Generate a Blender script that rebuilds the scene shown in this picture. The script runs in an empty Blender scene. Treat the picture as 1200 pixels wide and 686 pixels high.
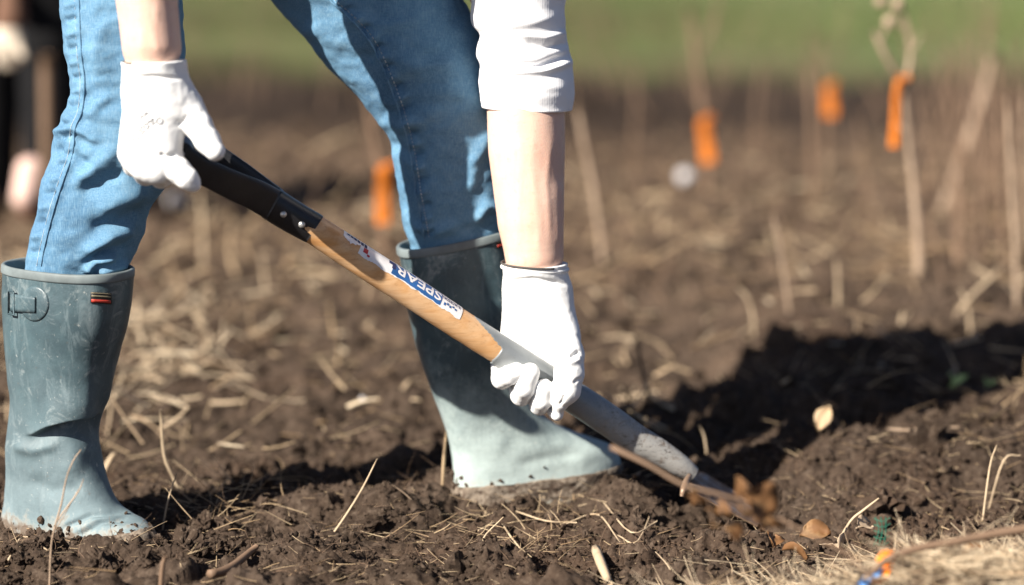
import bpy, math, random
import numpy as np
from mathutils import Vector
from mathutils.bvhtree import BVHTree

random.seed(11)
RNG = np.random.default_rng(11)
SC = bpy.context.scene
COL = SC.collection

# ------------------------------------------------------------------ camera
CAM = np.array([0.0, -3.4, 0.9])
PITCH = math.radians(9.5)
LENS = 85.0
cam_d = bpy.data.cameras.new('camera')
cam = bpy.data.objects.new('camera', cam_d)
COL.objects.link(cam)
cam.location = CAM
cam.rotation_euler = (math.radians(90) - PITCH, 0, 0)
cam_d.lens = LENS
cam_d.sensor_width = 36.0
cam_d.clip_start = 0.05
cam_d.clip_end = 500
cam_d.dof.use_dof = True
cam_d.dof.focus_distance = 3.30
cam_d.dof.aperture_fstop = 1.5
SC.camera = cam

# ------------------------------------------------------------------ light
SUN_AZ = math.radians(48)      # how far left of the view axis the sun stands (behind the camera's left shoulder)
SUN_EL = math.radians(35)
travel = Vector((math.sin(SUN_AZ) * math.cos(SUN_EL), math.cos(SUN_AZ) * math.cos(SUN_EL), -math.sin(SUN_EL)))
sun_d = bpy.data.lights.new('sun', 'SUN')
sun_d.energy = 5.0
sun_d.angle = math.radians(0.5)
sun_d.color = (1.0, 0.93, 0.83)
sun = bpy.data.objects.new('sun', sun_d)
COL.objects.link(sun)
sun.rotation_euler = travel.to_track_quat('-Z', 'Y').to_euler()
sun.location = (-4, -3, 5)

W = bpy.data.worlds.new('World')
SC.world = W
W.use_nodes = True
wn = W.node_tree
bg = wn.nodes['Background']
sky = wn.nodes.new('ShaderNodeTexSky')
sky.sky_type = 'NISHITA'
sky.sun_disc = False
sky.sun_elevation = SUN_EL
sky.sun_rotation = math.atan2(-travel.x, -travel.y)
sky.air_density = 0.45
sky.dust_density = 0.7
wn.links.new(sky.outputs[0], bg.inputs[0])
bg.inputs[1].default_value = 0.05

SC.view_settings.view_transform = 'Standard'
SC.view_settings.look = 'None'
SC.view_settings.exposure = 1.28
SC.view_settings.gamma = 1.0
SC.view_settings.use_curve_mapping = False
try:
    SC.cycles.use_denoising = True
    SC.cycles.max_bounces = 6
    SC.cycles.diffuse_bounces = 3
except Exception:
    pass

# ------------------------------------------------------------------ picture geometry
FPX = 1200.0 * LENS / 36.0
FWD = np.array([0, math.cos(PITCH), -math.sin(PITCH)])
UPV = np.array([0, math.sin(PITCH), math.cos(PITCH)])
RGT = np.array([1.0, 0, 0])


def ray(px, py):
    return FWD + RGT * ((px - 600) / FPX) + UPV * ((343 - py) / FPX)


def P(px, py, Y):
    """the point of the vertical plane y = Y seen along one sight line"""
    d = ray(px, py)
    return CAM + d * ((Y - CAM[1]) / d[1])


def G(px, py, z=0.0):
    d = ray(px, py)
    return CAM + d * ((z - CAM[2]) / d[2])


def to_px(p):
    v = np.asarray(p) - CAM
    w = v @ FWD
    return 600 + FPX * (v @ RGT) / w, 343 - FPX * (v @ UPV) / w


M_PX = 1 / 845.0        # metres per pixel near the digger


# ------------------------------------------------------------------ noise
def _h(ix, iy, iz, seed):
    a = (ix.astype(np.int64) * 374761393 + iy.astype(np.int64) * 668265263 + iz.astype(np.int64) * 2147483647 + seed * 974634777) & 0xFFFFFFFF
    a = ((a ^ (a >> 13)) * 1274126177) & 0xFFFFFFFF
    a = ((a ^ (a >> 15)) * 2246822519) & 0xFFFFFFFF
    return ((a ^ (a >> 16)) & 0xFFFFFF).astype(np.float64) / 0xFFFFFF


def vn2(x, y, seed=0):
    ix, iy = np.floor(x), np.floor(y)
    fx, fy = x - ix, y - iy
    fx = fx * fx * fx * (fx * (6 * fx - 15) + 10)
    fy = fy * fy * fy * (fy * (6 * fy - 15) + 10)
    z = np.zeros_like(ix)
    a, b = _h(ix, iy, z, seed), _h(ix + 1, iy, z, seed)
    c, d = _h(ix, iy + 1, z, seed), _h(ix + 1, iy + 1, z, seed)
    return (a * (1 - fx) + b * fx) * (1 - fy) + (c * (1 - fx) + d * fx) * fy - 0.5


def vn3(p, seed=0):
    i = np.floor(p)
    f = p - i
    f = f * f * f * (f * (6 * f - 15) + 10)
    r = 0
    for dx in (0, 1):
        for dy in (0, 1):
            for dz in (0, 1):
                w = (f[..., 0] if dx else 1 - f[..., 0]) * (f[..., 1] if dy else 1 - f[..., 1]) * (f[..., 2] if dz else 1 - f[..., 2])
                r = r + w * _h(i[..., 0] + dx, i[..., 1] + dy, i[..., 2] + dz, seed)
    return r - 0.5


def worley(x, y, seed=0):
    ix, iy = np.floor(x), np.floor(y)
    best = np.full(x.shape, 9.0)
    bid = np.zeros(x.shape)
    z = np.zeros_like(ix)
    for dx in (-1, 0, 1):
        for dy in (-1, 0, 1):
            cx, cy = ix + dx, iy + dy
            jx, jy = _h(cx, cy, z, seed), _h(cx, cy, z, seed + 1)
            d = (cx + jx - x) ** 2 + (cy + jy - y) ** 2
            m = d < best
            best = np.where(m, d, best)
            bid = np.where(m, _h(cx, cy, z, seed + 2), bid)
    return np.sqrt(best), bid


def sstep(a, b, x):
    t = np.clip((x - a) / (b - a), 0, 1)
    return t * t * (3 - 2 * t)


# ------------------------------------------------------------------ mesh helpers
def mesh(name, verts, faces, smooth=True):
    verts = np.asarray(verts, dtype=np.float32).reshape(-1, 3)
    faces = np.asarray(faces, dtype=np.int32)
    k = faces.shape[1]
    me = bpy.data.meshes.new(name)
    me.vertices.add(len(verts))
    me.vertices.foreach_set('co', verts.ravel())
    me.loops.add(faces.size)
    me.loops.foreach_set('vertex_index', faces.ravel())
    me.polygons.add(len(faces))
    me.polygons.foreach_set('loop_start', np.arange(0, faces.size, k, dtype=np.int32))
    try:
        me.polygons.foreach_set('loop_total', np.full(len(faces), k, dtype=np.int32))
    except Exception:
        pass
    me.polygons.foreach_set('use_smooth', np.full(len(faces), smooth))
    me.update(calc_edges=True)
    me.validate()
    return me


def obj(name, geo, material, parent=None, smooth=True):
    """links one geometry (verts, faces) or several joined as ONE mesh object"""
    if isinstance(geo, bpy.types.Mesh):
        me = geo
    else:
        if isinstance(geo, list):
            geo = join(geo)
        me = mesh(name, geo[0], geo[1], smooth)
    if material is not None and not me.materials:
        me.materials.append(material)
    o = bpy.data.objects.new(name, me)
    COL.objects.link(o)
    if parent is not None:
        o.parent = parent
    return o


def join(geos):
    vs, fs, n = [], [], 0
    for v, f in geos:
        v = np.asarray(v, dtype=np.float64).reshape(-1, 3)
        f = np.asarray(f, dtype=np.int64)
        if f.shape[1] == 3:
            f = np.concatenate([f, f[:, 2:3]], axis=1)
        vs.append(v)
        fs.append(f + n)
        n += len(v)
    f = np.concatenate(fs)
    return fix_tris(np.concatenate(vs), f)


def fix_tris(v, f):
    """degenerate quads become two-triangle free: split everything to triangles when needed"""
    tri = f[:, 2] == f[:, 3]
    if not tri.any():
        return v, f
    q = f[~tri]
    t = np.concatenate([f[tri][:, :3], q[:, [0, 1, 2]], q[:, [0, 2, 3]]])
    return v, t


def tag(o, label, cat=None, group=None, kind=None):
    o['label'] = label
    if cat:
        o['category'] = cat
    if group:
        o['group'] = group
    if kind:
        o['kind'] = kind
    return o


def empty(name, loc=(0, 0, 0)):
    o = bpy.data.objects.new(name, None)
    COL.objects.link(o)
    o.location = loc
    o.empty_display_size = 0.05
    return o


def catmull(pts, n):
    """n samples through rows of pts (any width)"""
    p = np.asarray(pts, dtype=np.float64)
    m = len(p)
    if m == 2:
        t = np.linspace(0, 1, n)[:, None]
        return p[0] * (1 - t) + p[1] * t
    s = np.linspace(0, m - 1, n)
    i = np.clip(np.floor(s).astype(int), 0, m - 2)
    t = (s - i)[:, None]
    q = np.concatenate([[2 * p[0] - p[1]], p, [2 * p[-1] - p[-2]]])
    a, b, c, d = q[i], q[i + 1], q[i + 2], q[i + 3]
    return 0.5 * (2 * b + (c - a) * t + (2 * a - 5 * b + 4 * c - d) * t ** 2 + (3 * b - a - 3 * c + d) * t ** 3)


def grid_faces(nv, nu, wrap=True):
    i = np.arange(nv - 1)[:, None]
    j = np.arange(nu if wrap else nu - 1)[None, :]
    j2 = (j + 1) % nu
    return np.stack([i * nu + j, i * nu + j2, (i + 1) * nu + j2, (i + 1) * nu + j], -1).reshape(-1, 4)


def loft(keys, nv, nu, power=2.0, caps=(True, True), disp=None):
    """keys: rows of centre(3), half axis a(3), half axis b(3)"""
    k = catmull(keys, nv)
    th = np.linspace(0, 2 * np.pi, nu, endpoint=False)
    c, s = np.cos(th), np.sin(th)
    e = 2.0 / power
    c = np.sign(c) * np.abs(c) ** e
    s = np.sign(s) * np.abs(s) ** e
    v = k[:, None, 0:3] + c[None, :, None] * k[:, None, 3:6] + s[None, :, None] * k[:, None, 6:9]
    if disp is not None:
        v = disp(v, th)
    f = grid_faces(nv, nu)
    # orient outward
    a0, b0 = k[nv // 2, 3:6], k[nv // 2, 6:9]
    if np.dot(np.cross(a0, b0), k[min(nv // 2 + 1, nv - 1), 0:3] - k[nv // 2, 0:3]) < 0:
        f = f[:, ::-1]
    V = v.reshape(-1, 3)
    fs = [f]
    for end, on in ((0, caps[0]), (nv - 1, caps[1])):
        if on:
            ci = len(V)
            V = np.concatenate([V, [V[end * nu:(end + 1) * nu].mean(0)]])
            j = np.arange(nu)
            j2 = (j + 1) % nu
            t = np.stack([end * nu + j, end * nu + j2, np.full(nu, ci), np.full(nu, ci)], -1)
            fs.append(t)
    return fix_tris(V, np.concatenate(fs))


def normals_of(v):
    """normals of a (nv,nu,3) wrapped grid"""
    du = np.roll(v, -1, 1) - np.roll(v, 1, 1)
    dv = np.gradient(v, axis=0)
    n = np.cross(du, dv)
    n /= np.linalg.norm(n, axis=-1, keepdims=True) + 1e-9
    cen = v.mean(1, keepdims=True)
    sgn = np.sign(((v - cen) * n).sum(-1, keepdims=True).mean())
    return n * (sgn if sgn != 0 else 1)


def tube(pts, rad, nu=6, nv=None, caps=(True, True), sub=4):
    p = np.asarray(pts, dtype=np.float64)
    rad = np.broadcast_to(np.asarray(rad, dtype=np.float64), (len(p),)) if np.ndim(rad) else np.full(len(p), rad)
    nv = nv or (len(p) - 1) * sub + 1
    q = catmull(np.concatenate([p, rad[:, None]], 1), nv)
    c, r = q[:, :3], np.maximum(q[:, 3], 1e-5)
    t = np.gradient(c, axis=0)
    t /= np.linalg.norm(t, axis=1, keepdims=True) + 1e-12
    ref = np.array([0.31, 0.87, 0.38]) if abs(t[0] @ np.array([0.31, 0.87, 0.38])) < 0.9 else np.array([1.0, 0, 0])
    a = np.cross(t, ref)
    a /= np.linalg.norm(a, axis=1, keepdims=True) + 1e-12
    b = np.cross(t, a)
    th = np.linspace(0, 2 * np.pi, nu, endpoint=False)
    v = c[:, None] + r[:, None, None] * (np.cos(th)[None, :, None] * a[:, None] + np.sin(th)[None, :, None] * b[:, None])
    f = grid_faces(nv, nu)[:, ::-1]
    V = v.reshape(-1, 3)
    fs = [f]
    for end, on in ((0, caps[0]), (nv - 1, caps[1])):
        if on:
            ci = len(V)
            V = np.concatenate([V, [c[end]]])
            j = np.arange(nu)
            fs.append(np.stack([end * nu + j, end * nu + (j + 1) % nu, np.full(nu, ci), np.full(nu, ci)], -1))
    return fix_tris(V, np.concatenate(fs))


# ------------------------------------------------------------------ implicit surfaces (for hands, bodies)
class Field:
    def __init__(self, lo, hi, h):
        self.lo = np.asarray(lo, dtype=np.float64)
        self.h = h
        self.n = np.ceil((np.asarray(hi) - self.lo) / h).astype(int) + 1
        self.F = np.full(self.n, 1.0, dtype=np.float32)

    def _box(self, lo, hi):
        a = np.clip(np.floor((lo - self.lo) / self.h).astype(int), 0, self.n - 1)
        b = np.clip(np.ceil((hi - self.lo) / self.h).astype(int) + 1, 1, self.n)
        if (b <= a).any():
            return None, None
        sl = tuple(slice(a[i], b[i]) for i in range(3))
        g = np.meshgrid(*[self.lo[i] + np.arange(a[i], b[i]) * self.h for i in range(3)], indexing='ij')
        return sl, np.stack(g, -1)

    def _mix(self, sl, d, k):
        F = self.F[sl]
        if k > 0:
            hh = np.clip(0.5 + 0.5 * (F - d) / k, 0, 1)
            self.F[sl] = F * (1 - hh) + d * hh - k * hh * (1 - hh)
        else:
            self.F[sl] = np.minimum(F, d)

    def cone(self, a, b, ra, rb, k=0.01):
        a, b = np.asarray(a, float), np.asarray(b, float)
        m = max(ra, rb) + k + 4 * self.h
        sl, X = self._box(np.minimum(a, b) - m, np.maximum(a, b) + m)
        if sl is None:
            return
        ab = b - a
        t = np.clip(((X - a) @ ab) / (ab @ ab + 1e-12), 0, 1)
        d = np.linalg.norm(X - a - t[..., None] * ab, axis=-1) - (ra + (rb - ra) * t)
        self._mix(sl, d, k)

    def chain(self, pts, rad, k=0.01):
        for i in range(len(pts) - 1):
            self.cone(pts[i], pts[i + 1], rad[i], rad[i + 1], k)

    def ell(self, c, ax, k=0.01, R=None):
        c, ax = np.asarray(c, float), np.asarray(ax, float)
        m = ax.max() + k + 4 * self.h
        sl, X = self._box(c - m, c + m)
        if sl is None:
            return
        q = X - c
        if R is not None:
            q = q @ R
        l = np.linalg.norm(q / ax, axis=-1)
        d = (l - 1) * l / (np.linalg.norm(q / ax ** 2, axis=-1) + 1e-6)
        self._mix(sl, d, k)

    def cut(self, p, n):
        """keep what lies on the side n points away from"""
        g = [self.lo[i] + np.arange(self.n[i]) * self.h for i in range(3)]
        n = np.asarray(n, float) / np.linalg.norm(n)
        d = (g[0][:, None, None] - p[0]) * n[0] + (g[1][None, :, None] - p[1]) * n[1] + (g[2][None, None, :] - p[2]) * n[2]
        self.F = np.maximum(self.F, d.astype(np.float32))

    def mesh(self):
        F, h, lo = self.F, self.h, self.lo
        s = F < 0
        nx, ny, nz = F.shape
        acc = np.zeros((nx - 1, ny - 1, nz - 1, 3), dtype=np.float32)
        cnt = np.zeros((nx - 1, ny - 1, nz - 1), dtype=np.float32)
        I = [slice(0, -1), slice(1, None)]
        for ax in range(3):
            o1, o2 = [a for a in range(3) if a != ax]
            for u in (0, 1):
                for w in (0, 1):
                    s0 = [None] * 3
                    s1 = [None] * 3
                    s0[ax], s1[ax] = I[0], I[1]
                    s0[o1] = s1[o1] = I[u]
                    s0[o2] = s1[o2] = I[w]
                    f0, f1 = F[tuple(s0)], F[tuple(s1)]
                    m = (f0 < 0) != (f1 < 0)
                    t = np.where(m, f0 / np.where(m, f0 - f1, 1), 0)
                    cnt += m
                    acc[..., ax] += np.where(m, t, 0)
                    acc[..., o1] += m * u
                    acc[..., o2] += m * w
        act = cnt > 0
        idx = np.full(act.shape, -1, dtype=np.int64)
        ii = np.argwhere(act)
        idx[act] = np.arange(len(ii))
        V = (ii + acc[act] / cnt[act][:, None]) * h + lo
        faces = []
        for ax in range(3):
            o1, o2 = (ax + 1) % 3, (ax + 2) % 3
            a = [slice(None)] * 3
            b = [slice(None)] * 3
            a[ax], b[ax] = slice(0, -1), slice(1, None)
            for q in (a, b):
                q[o1] = slice(1, -1)
                q[o2] = slice(1, -1)
            s0, s1 = s[tuple(a)], s[tuple(b)]
            e = np.argwhere(s0 != s1)
            if not len(e):
                continue
            flip = s0[tuple(e.T)]
            base = e.copy()
            base[:, o1] += 1
            base[:, o2] += 1

            def cell(d1, d2):
                c = base.copy()
                c[:, o1] += d1
                c[:, o2] += d2
                return idx[tuple(c.T)]
            q = np.stack([cell(-1, -1), cell(0, -1), cell(0, 0), cell(-1, 0)], -1)
            q = np.where(flip[:, None], q, q[:, ::-1])
            faces.append(q)
        f = np.concatenate(faces)
        return V, f[(f >= 0).all(1)]


def relax(v, f, n):
    """even out a mesh: each vertex moves to the mean of its neighbours, n times (with a counter step against shrinking)"""
    e = np.concatenate([f[:, [i, (i + 1) % f.shape[1]]] for i in range(f.shape[1])])
    cnt = np.bincount(e[:, 0], minlength=len(v))[:, None] + np.bincount(e[:, 1], minlength=len(v))[:, None]
    for k in range(2 * n):
        s = np.zeros_like(v)
        for c in range(3):
            s[:, c] = np.bincount(e[:, 0], v[e[:, 1], c], len(v)) + np.bincount(e[:, 1], v[e[:, 0], c], len(v))
        v = v + (s / np.maximum(cnt, 1) - v) * (0.6 if k % 2 == 0 else -0.62)
    return v, f


def vnormals(v, f):
    n = np.zeros_like(v)
    fn = np.cross(v[f[:, 2]] - v[f[:, 0]], v[f[:, -1]] - v[f[:, 1]]) if f.shape[1] == 4 else np.cross(v[f[:, 1]] - v[f[:, 0]], v[f[:, 2]] - v[f[:, 0]])
    for i in range(f.shape[1]):
        np.add.at(n, f[:, i], fn)
    return n / (np.linalg.norm(n, axis=1, keepdims=True) + 1e-12)


# ------------------------------------------------------------------ materials
class Mat:
    def __init__(self, name, base=(0.5, 0.5, 0.5), rough=0.7, spec=0.3, metal=0.0):
        self.m = bpy.data.materials.new(name)
        self.m.use_nodes = True
        self.t = self.m.node_tree
        self.b = self.t.nodes['Principled BSDF']
        self.b.inputs['Base Color'].default_value = (*base, 1)
        self.b.inputs['Roughness'].default_value = rough
        self.b.inputs['Specular IOR Level'].default_value = spec
        self.b.inputs['Metallic'].default_value = metal
        self.col = None
        self.base = base
        self.bump_n = None

    def n(self, t, **kw):
        nd = self.t.nodes.new(t)
        for k, v in kw.items():
            if k in nd.inputs:
                nd.inputs[k].default_value = v
            else:
                setattr(nd, k, v)
        return nd

    def L(self, a, b):
        self.t.links.new(a, b)

    def coord(self, kind='Object', scale=None, rot=None):
        tc = self.n('ShaderNodeTexCoord').outputs[kind]
        if scale is None and rot is None:
            return tc
        mp = self.n('ShaderNodeMapping')
        if rot:
            mp.inputs['Rotation'].default_value = rot
        if scale:
            mp.inputs['Scale'].default_value = scale
        self.L(tc, mp.inputs[0])
        return mp.outputs[0]

    def noise(self, scale, detail=4, rough=0.55, vec=None, dist=0.0):
        nd = self.n('ShaderNodeTexNoise')
        nd.inputs['Scale'].default_value = scale
        nd.inputs['Detail'].default_value = detail
        nd.inputs['Roughness'].default_value = rough
        nd.inputs['Distortion'].default_value = dist
        self.L(vec if vec is not None else self.coord(), nd.inputs['Vector'])
        return nd.outputs[0]

    def remap(self, v, lo, hi, a=0.0, b=1.0):
        r = self.n('ShaderNodeMapRange')
        r.inputs[1].default_value, r.inputs[2].default_value = lo, hi
        r.inputs[3].default_value, r.inputs[4].default_value = a, b
        self.L(v, r.inputs[0])
        return r.outputs[0]

    def math(self, op, a, b):
        r = self.n('ShaderNodeMath', operation=op)
        for i, x in enumerate((a, b)):
            if isinstance(x, (int, float)):
                r.inputs[i].default_value = x
            else:
                self.L(x, r.inputs[i])
        return r.outputs[0]

    def mix(self, fac, color):
        """mix the running colour towards color by fac"""
        r = self.n('ShaderNodeMix', data_type='RGBA')
        if isinstance(fac, (int, float)):
            r.inputs[0].default_value = fac
        else:
            self.L(fac, r.inputs[0])
        if self.col is None:
            r.inputs[6].default_value = (*self.base, 1)
        else:
            self.L(self.col, r.inputs[6])
        if isinstance(color, tuple):
            r.inputs[7].default_value = (*color, 1)
        else:
            self.L(color, r.inputs[7])
        self.col = r.outputs[2]
        self.L(self.col, self.b.inputs['Base Color'])
        return self

    def island(self):
        return self.n('ShaderNodeNewGeometry').outputs['Random Per Island']

    def xyz(self, i, vec=None):
        s = self.n('ShaderNodeSeparateXYZ')
        self.L(vec if vec is not None else self.coord(), s.inputs[0])
        return s.outputs[i]

    def bump(self, h, strength=0.5, dist=0.002):
        nd = self.n('ShaderNodeBump')
        nd.inputs['Strength'].default_value = strength
        nd.inputs['Distance'].default_value = dist
        self.L(h, nd.inputs['Height'])
        if self.bump_n is not None:
            self.L(self.bump_n, nd.inputs['Normal'])
        self.bump_n = nd.outputs[0]
        self.L(self.bump_n, self.b.inputs['Normal'])
        return self


def soil_mat(name, zones=False):
    m = Mat(name, (0.036, 0.0245, 0.0172), 0.95, 0.12)
    m.mix(m.remap(m.noise(7, 5), 0.38, 0.66), (0.068, 0.0475, 0.0345))
    m.mix(m.remap(m.noise(2.6, 4), 0.48, 0.66, 0, 0.6), (0.060, 0.037, 0.0245))
    m.mix(m.remap(m.noise(60, 5, 0.65), 0.50, 0.72, 0, 0.8), (0.112, 0.083, 0.062))
    m.mix(m.remap(m.noise(130, 3, 0.6), 0.50, 0.70, 0, 0.65), (0.020, 0.013, 0.010))
    m.mix(m.remap(m.noise(240, 3, 0.7), 0.62, 0.74, 0, 0.6), (0.19, 0.145, 0.105))
    if zones:
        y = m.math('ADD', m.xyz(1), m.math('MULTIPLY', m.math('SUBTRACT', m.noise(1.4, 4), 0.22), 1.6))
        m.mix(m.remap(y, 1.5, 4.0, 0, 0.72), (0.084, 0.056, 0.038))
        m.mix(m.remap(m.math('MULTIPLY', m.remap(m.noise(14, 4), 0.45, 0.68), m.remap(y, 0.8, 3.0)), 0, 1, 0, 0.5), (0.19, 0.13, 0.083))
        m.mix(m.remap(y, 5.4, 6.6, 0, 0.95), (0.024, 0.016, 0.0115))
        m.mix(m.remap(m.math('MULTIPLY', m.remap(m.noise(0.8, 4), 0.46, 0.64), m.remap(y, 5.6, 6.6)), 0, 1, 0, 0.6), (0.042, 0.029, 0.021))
        m.mix(m.remap(y, 8.5, 9.6), (0.075, 0.100, 0.030))
        m.mix(m.remap(m.math('MULTIPLY', m.remap(m.noise(0.55, 3), 0.42, 0.62), m.remap(y, 8.3, 9.5)), 0, 1, 0, 0.6), (0.15, 0.13, 0.07))
        m.mix(m.remap(m.math('MULTIPLY', m.remap(m.noise(0.33, 4, 0.65), 0.50, 0.60), m.remap(y, 8.2, 8.9)), 0, 1, 0, 0.7), (0.075, 0.062, 0.032))
        m.mix(m.math('MULTIPLY', m.remap(m.xyz(0), 0.2, 3.0, 0, 0.8), m.remap(y, 8.2, 9.2)), (0.125, 0.155, 0.065))
    m.bump(m.noise(420, 4, 0.7), 0.55, 0.0022)
    m.bump(m.noise(110, 4, 0.6), 0.5, 0.006)
    return m.m


def straw_mat(name, a, b, c=(0.10, 0.065, 0.04)):
    m = Mat(name, a, 0.65, 0.3)
    m.mix(m.island(), b)
    m.mix(m.remap(m.noise(35, 3), 0.5, 0.72, 0, 0.7), c)
    return m.m


def plain(name, base, rough=0.6, spec=0.3, metal=0.0, var=0.35, scale=25, bump=0.0):
    m = Mat(name, base, rough, spec, metal)
    dark = tuple(x * (1 - var) for x in base)
    m.mix(m.remap(m.noise(scale, 4), 0.4, 0.7), dark)
    if bump:
        m.bump(m.noise(scale * 6, 4), 0.5, bump)
    return m.m


def denim_mat():
    m = Mat('denim', (0.104, 0.222, 0.340), 0.85, 0.12)
    m.mix(m.remap(m.noise(7, 4, 0.6), 0.42, 0.68, 0, 0.75), (0.044, 0.112, 0.202))
    m.mix(m.remap(m.noise(30, 4, 0.6), 0.55, 0.75, 0, 0.5), (0.19, 0.325, 0.43))
    w = m.coord('Object', (1, 1, 1), (0, 0.5, 0))
    weft = m.noise(1.0, 2, 0.6, m.coord('Object', (900, 900, 90), (0, 0.25, 0)))
    m.mix(m.remap(weft, 0.42, 0.70, 0, 0.4), (0.25, 0.38, 0.48))
    m.mix(m.remap(m.noise(1.0, 2, 0.6, m.coord('Object', (120, 120, 900))), 0.5, 0.75, 0, 0.4), (0.035, 0.095, 0.18))
    # mud smear on the shin
    for c, r in ((P(88, 283, -0.13), 0.012), (P(116, 300, -0.13), 0.006)):
        d = m.n('ShaderNodeVectorMath', operation='DISTANCE')
        m.L(m.coord(), d.inputs[0])
        d.inputs[1].default_value = tuple(c)
        k = m.math('ADD', d.outputs['Value'], m.math('MULTIPLY', m.noise(120, 3), 0.03))
        m.mix(m.remap(k, r + 0.017, r + 0.008, 0, 0.6), (0.40, 0.24, 0.13))
    m.bump(m.noise(650, 2), 0.35, 0.0009)
    m.bump(m.noise(45, 3), 0.3, 0.004)
    return m.m


def boot_mat(name, z0, z1, amount, wet, tone):
    """blue grey rubber; dried pale mud that is thickest on the foot"""
    m = Mat(name, (0.042, 0.068, 0.080), 0.42, 0.5)
    m.mix(m.remap(m.noise(11, 6, 0.7), 0.40, 0.68, 0, 0.8), (0.075, 0.122, 0.138))
    st = m.noise(1.0, 5, 0.7, m.coord('Object', (38, 38, 9)), 0.8)
    m.mix(m.remap(st, 0.54, 0.74, 0, 0.6), (0.20, 0.25, 0.265))
    m.mix(m.remap(m.noise(24, 6, 0.75, None, 1.2), 0.56, 0.70, 0, 0.55), (0.30, 0.335, 0.335))
    d = m.math('ADD', m.xyz(2), m.math('MULTIPLY', m.math('SUBTRACT', m.noise(15, 6, 0.72), 0.5), 0.24))
    d = m.math('ADD', d, m.math('MULTIPLY', m.math('SUBTRACT', st, 0.5), 0.10))
    m.mix(m.remap(d, z1, z0, 0, amount), tone)
    m.mix(m.remap(m.math('ADD', d, 0.05), z1 * .62, z0 * .5, 0, amount), tuple(min(.56, t * 1.3) for t in tone))
    d2 = m.math('ADD', m.xyz(2), m.math('MULTIPLY', m.math('SUBTRACT', m.noise(40, 5, 0.7), 0.5), 0.12))
    m.mix(m.remap(d2, 0.040, 0.000, 0, 0.8), (0.46, 0.41, 0.335))
    m.mix(m.remap(m.math('ADD', d2, m.math('MULTIPLY', m.noise(75, 4), 0.04)), wet, wet - 0.02, 0, 0.9), (0.105, 0.072, 0.05))
    m.mix(m.remap(m.noise(140, 3, 0.7), 0.66, 0.73, 0, 0.5), (0.44, 0.44, 0.41))
    m.mix(m.remap(m.noise(90, 4, 0.7), 0.64, 0.74, 0, 0.45), (0.10, 0.085, 0.07))
    r = m.remap(d, z1, z0, 0.40, 0.88)
    m.L(r, m.b.inputs['Roughness'])
    m.bump(m.noise(40, 4), 0.25, 0.004)
    m.bump(m.noise(300, 3), 0.3, 0.0009)
    return m.m


def sole_mat():
    m = Mat('muddy_sole', (0.215, 0.175, 0.135), 0.85, 0.2)
    m.mix(m.remap(m.noise(55, 5, 0.7), 0.44, 0.58, 0, 0.95), (0.075, 0.052, 0.038))
    m.mix(m.remap(m.noise(150, 4, 0.7), 0.56, 0.68, 0, 0.5), (0.33, 0.29, 0.235))
    m.bump(m.noise(120, 4, 0.7), 0.6, 0.004)
    return m.m


def skin_mat():
    m = Mat('skin', (0.70, 0.465, 0.365), 0.5, 0.35)
    m.mix(m.remap(m.noise(22, 4), 0.4, 0.7, 0, 0.5), (0.62, 0.36, 0.265))
    m.mix(m.remap(m.noise(160, 3), 0.58, 0.76, 0, 0.25), (0.42, 0.20, 0.13))
    try:
        m.b.inputs['Subsurface Weight'].default_value = 0.12
        m.b.inputs['Subsurface Radius'].default_value = (0.012, 0.005, 0.003)
        m.b.inputs['Subsurface Scale'].default_value = 0.6
    except Exception:
        pass
    m.mix(m.remap(m.noise(1.0, 4, 0.65, m.coord('Object', (70, 70, 16))), 0.52, 0.74, 0, 0.3), (0.56, 0.30, 0.22))
    m.bump(m.noise(500, 3), 0.3, 0.0009)
    m.bump(m.noise(1.0, 3, 0.6, m.coord('Object', (60, 60, 190))), 0.2, 0.0015)
    return m.m


def glove_mat():
    m = Mat('white_knit', (0.79, 0.79, 0.78), 0.9, 0.1)
    m.mix(m.remap(m.noise(26, 4), 0.52, 0.78, 0, 0.5), (0.72, 0.71, 0.68))
    m.mix(m.remap(m.noise(48, 5, 0.7), 0.60, 0.74, 0, 0.3), (0.50, 0.45, 0.38))
    m.bump(m.noise(1.0, 1, 0.5, m.coord('Object', (800, 800, 800))), 0.3, 0.0008)
    m.bump(m.noise(60, 3), 0.25, 0.003)
    return m.m


def shirt_mat():
    m = Mat('white_rib_knit', (0.83, 0.83, 0.84), 0.9, 0.1)
    wv = m.n('ShaderNodeTexWave', wave_type='BANDS', bands_direction='X')
    wv.inputs['Scale'].default_value = 95
    wv.inputs['Distortion'].default_value = 0.6
    m.L(m.coord('Object', (1, 0.6, 0.02)), wv.inputs['Vector'])
    m.bump(wv.outputs['Fac'], 0.10, 0.0008)
    m.bump(m.noise(35, 3), 0.3, 0.004)
    return m.m


SHAFT_ROT = (0, -math.radians(34), 0)


def wood_mat():
    m = Mat('ash_wood', (0.68, 0.425, 0.225), 0.42, 0.4)
    v = m.coord('Object', (5, 70, 70), SHAFT_ROT)
    m.mix(m.remap(m.noise(1.0, 5, 0.6, v, 0.4), 0.42, 0.66), (0.58, 0.295, 0.11))
    v2 = m.coord('Object', (9, 300, 300), SHAFT_ROT)
    m.mix(m.remap(m.noise(1.0, 3, 0.6, v2), 0.52, 0.70, 0, 0.6), (0.46, 0.235, 0.10))
    m.mix(m.remap(m.noise(11, 4), 0.50, 0.70, 0, 0.55), (0.74, 0.54, 0.36))
    m.mix(m.remap(m.noise(24, 5, 0.7), 0.64, 0.78, 0, 0.5), (0.28, 0.18, 0.11))
    m.bump(m.noise(1.0, 3, 0.6, v2), 0.2, 0.0008)
    return m.m


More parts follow.
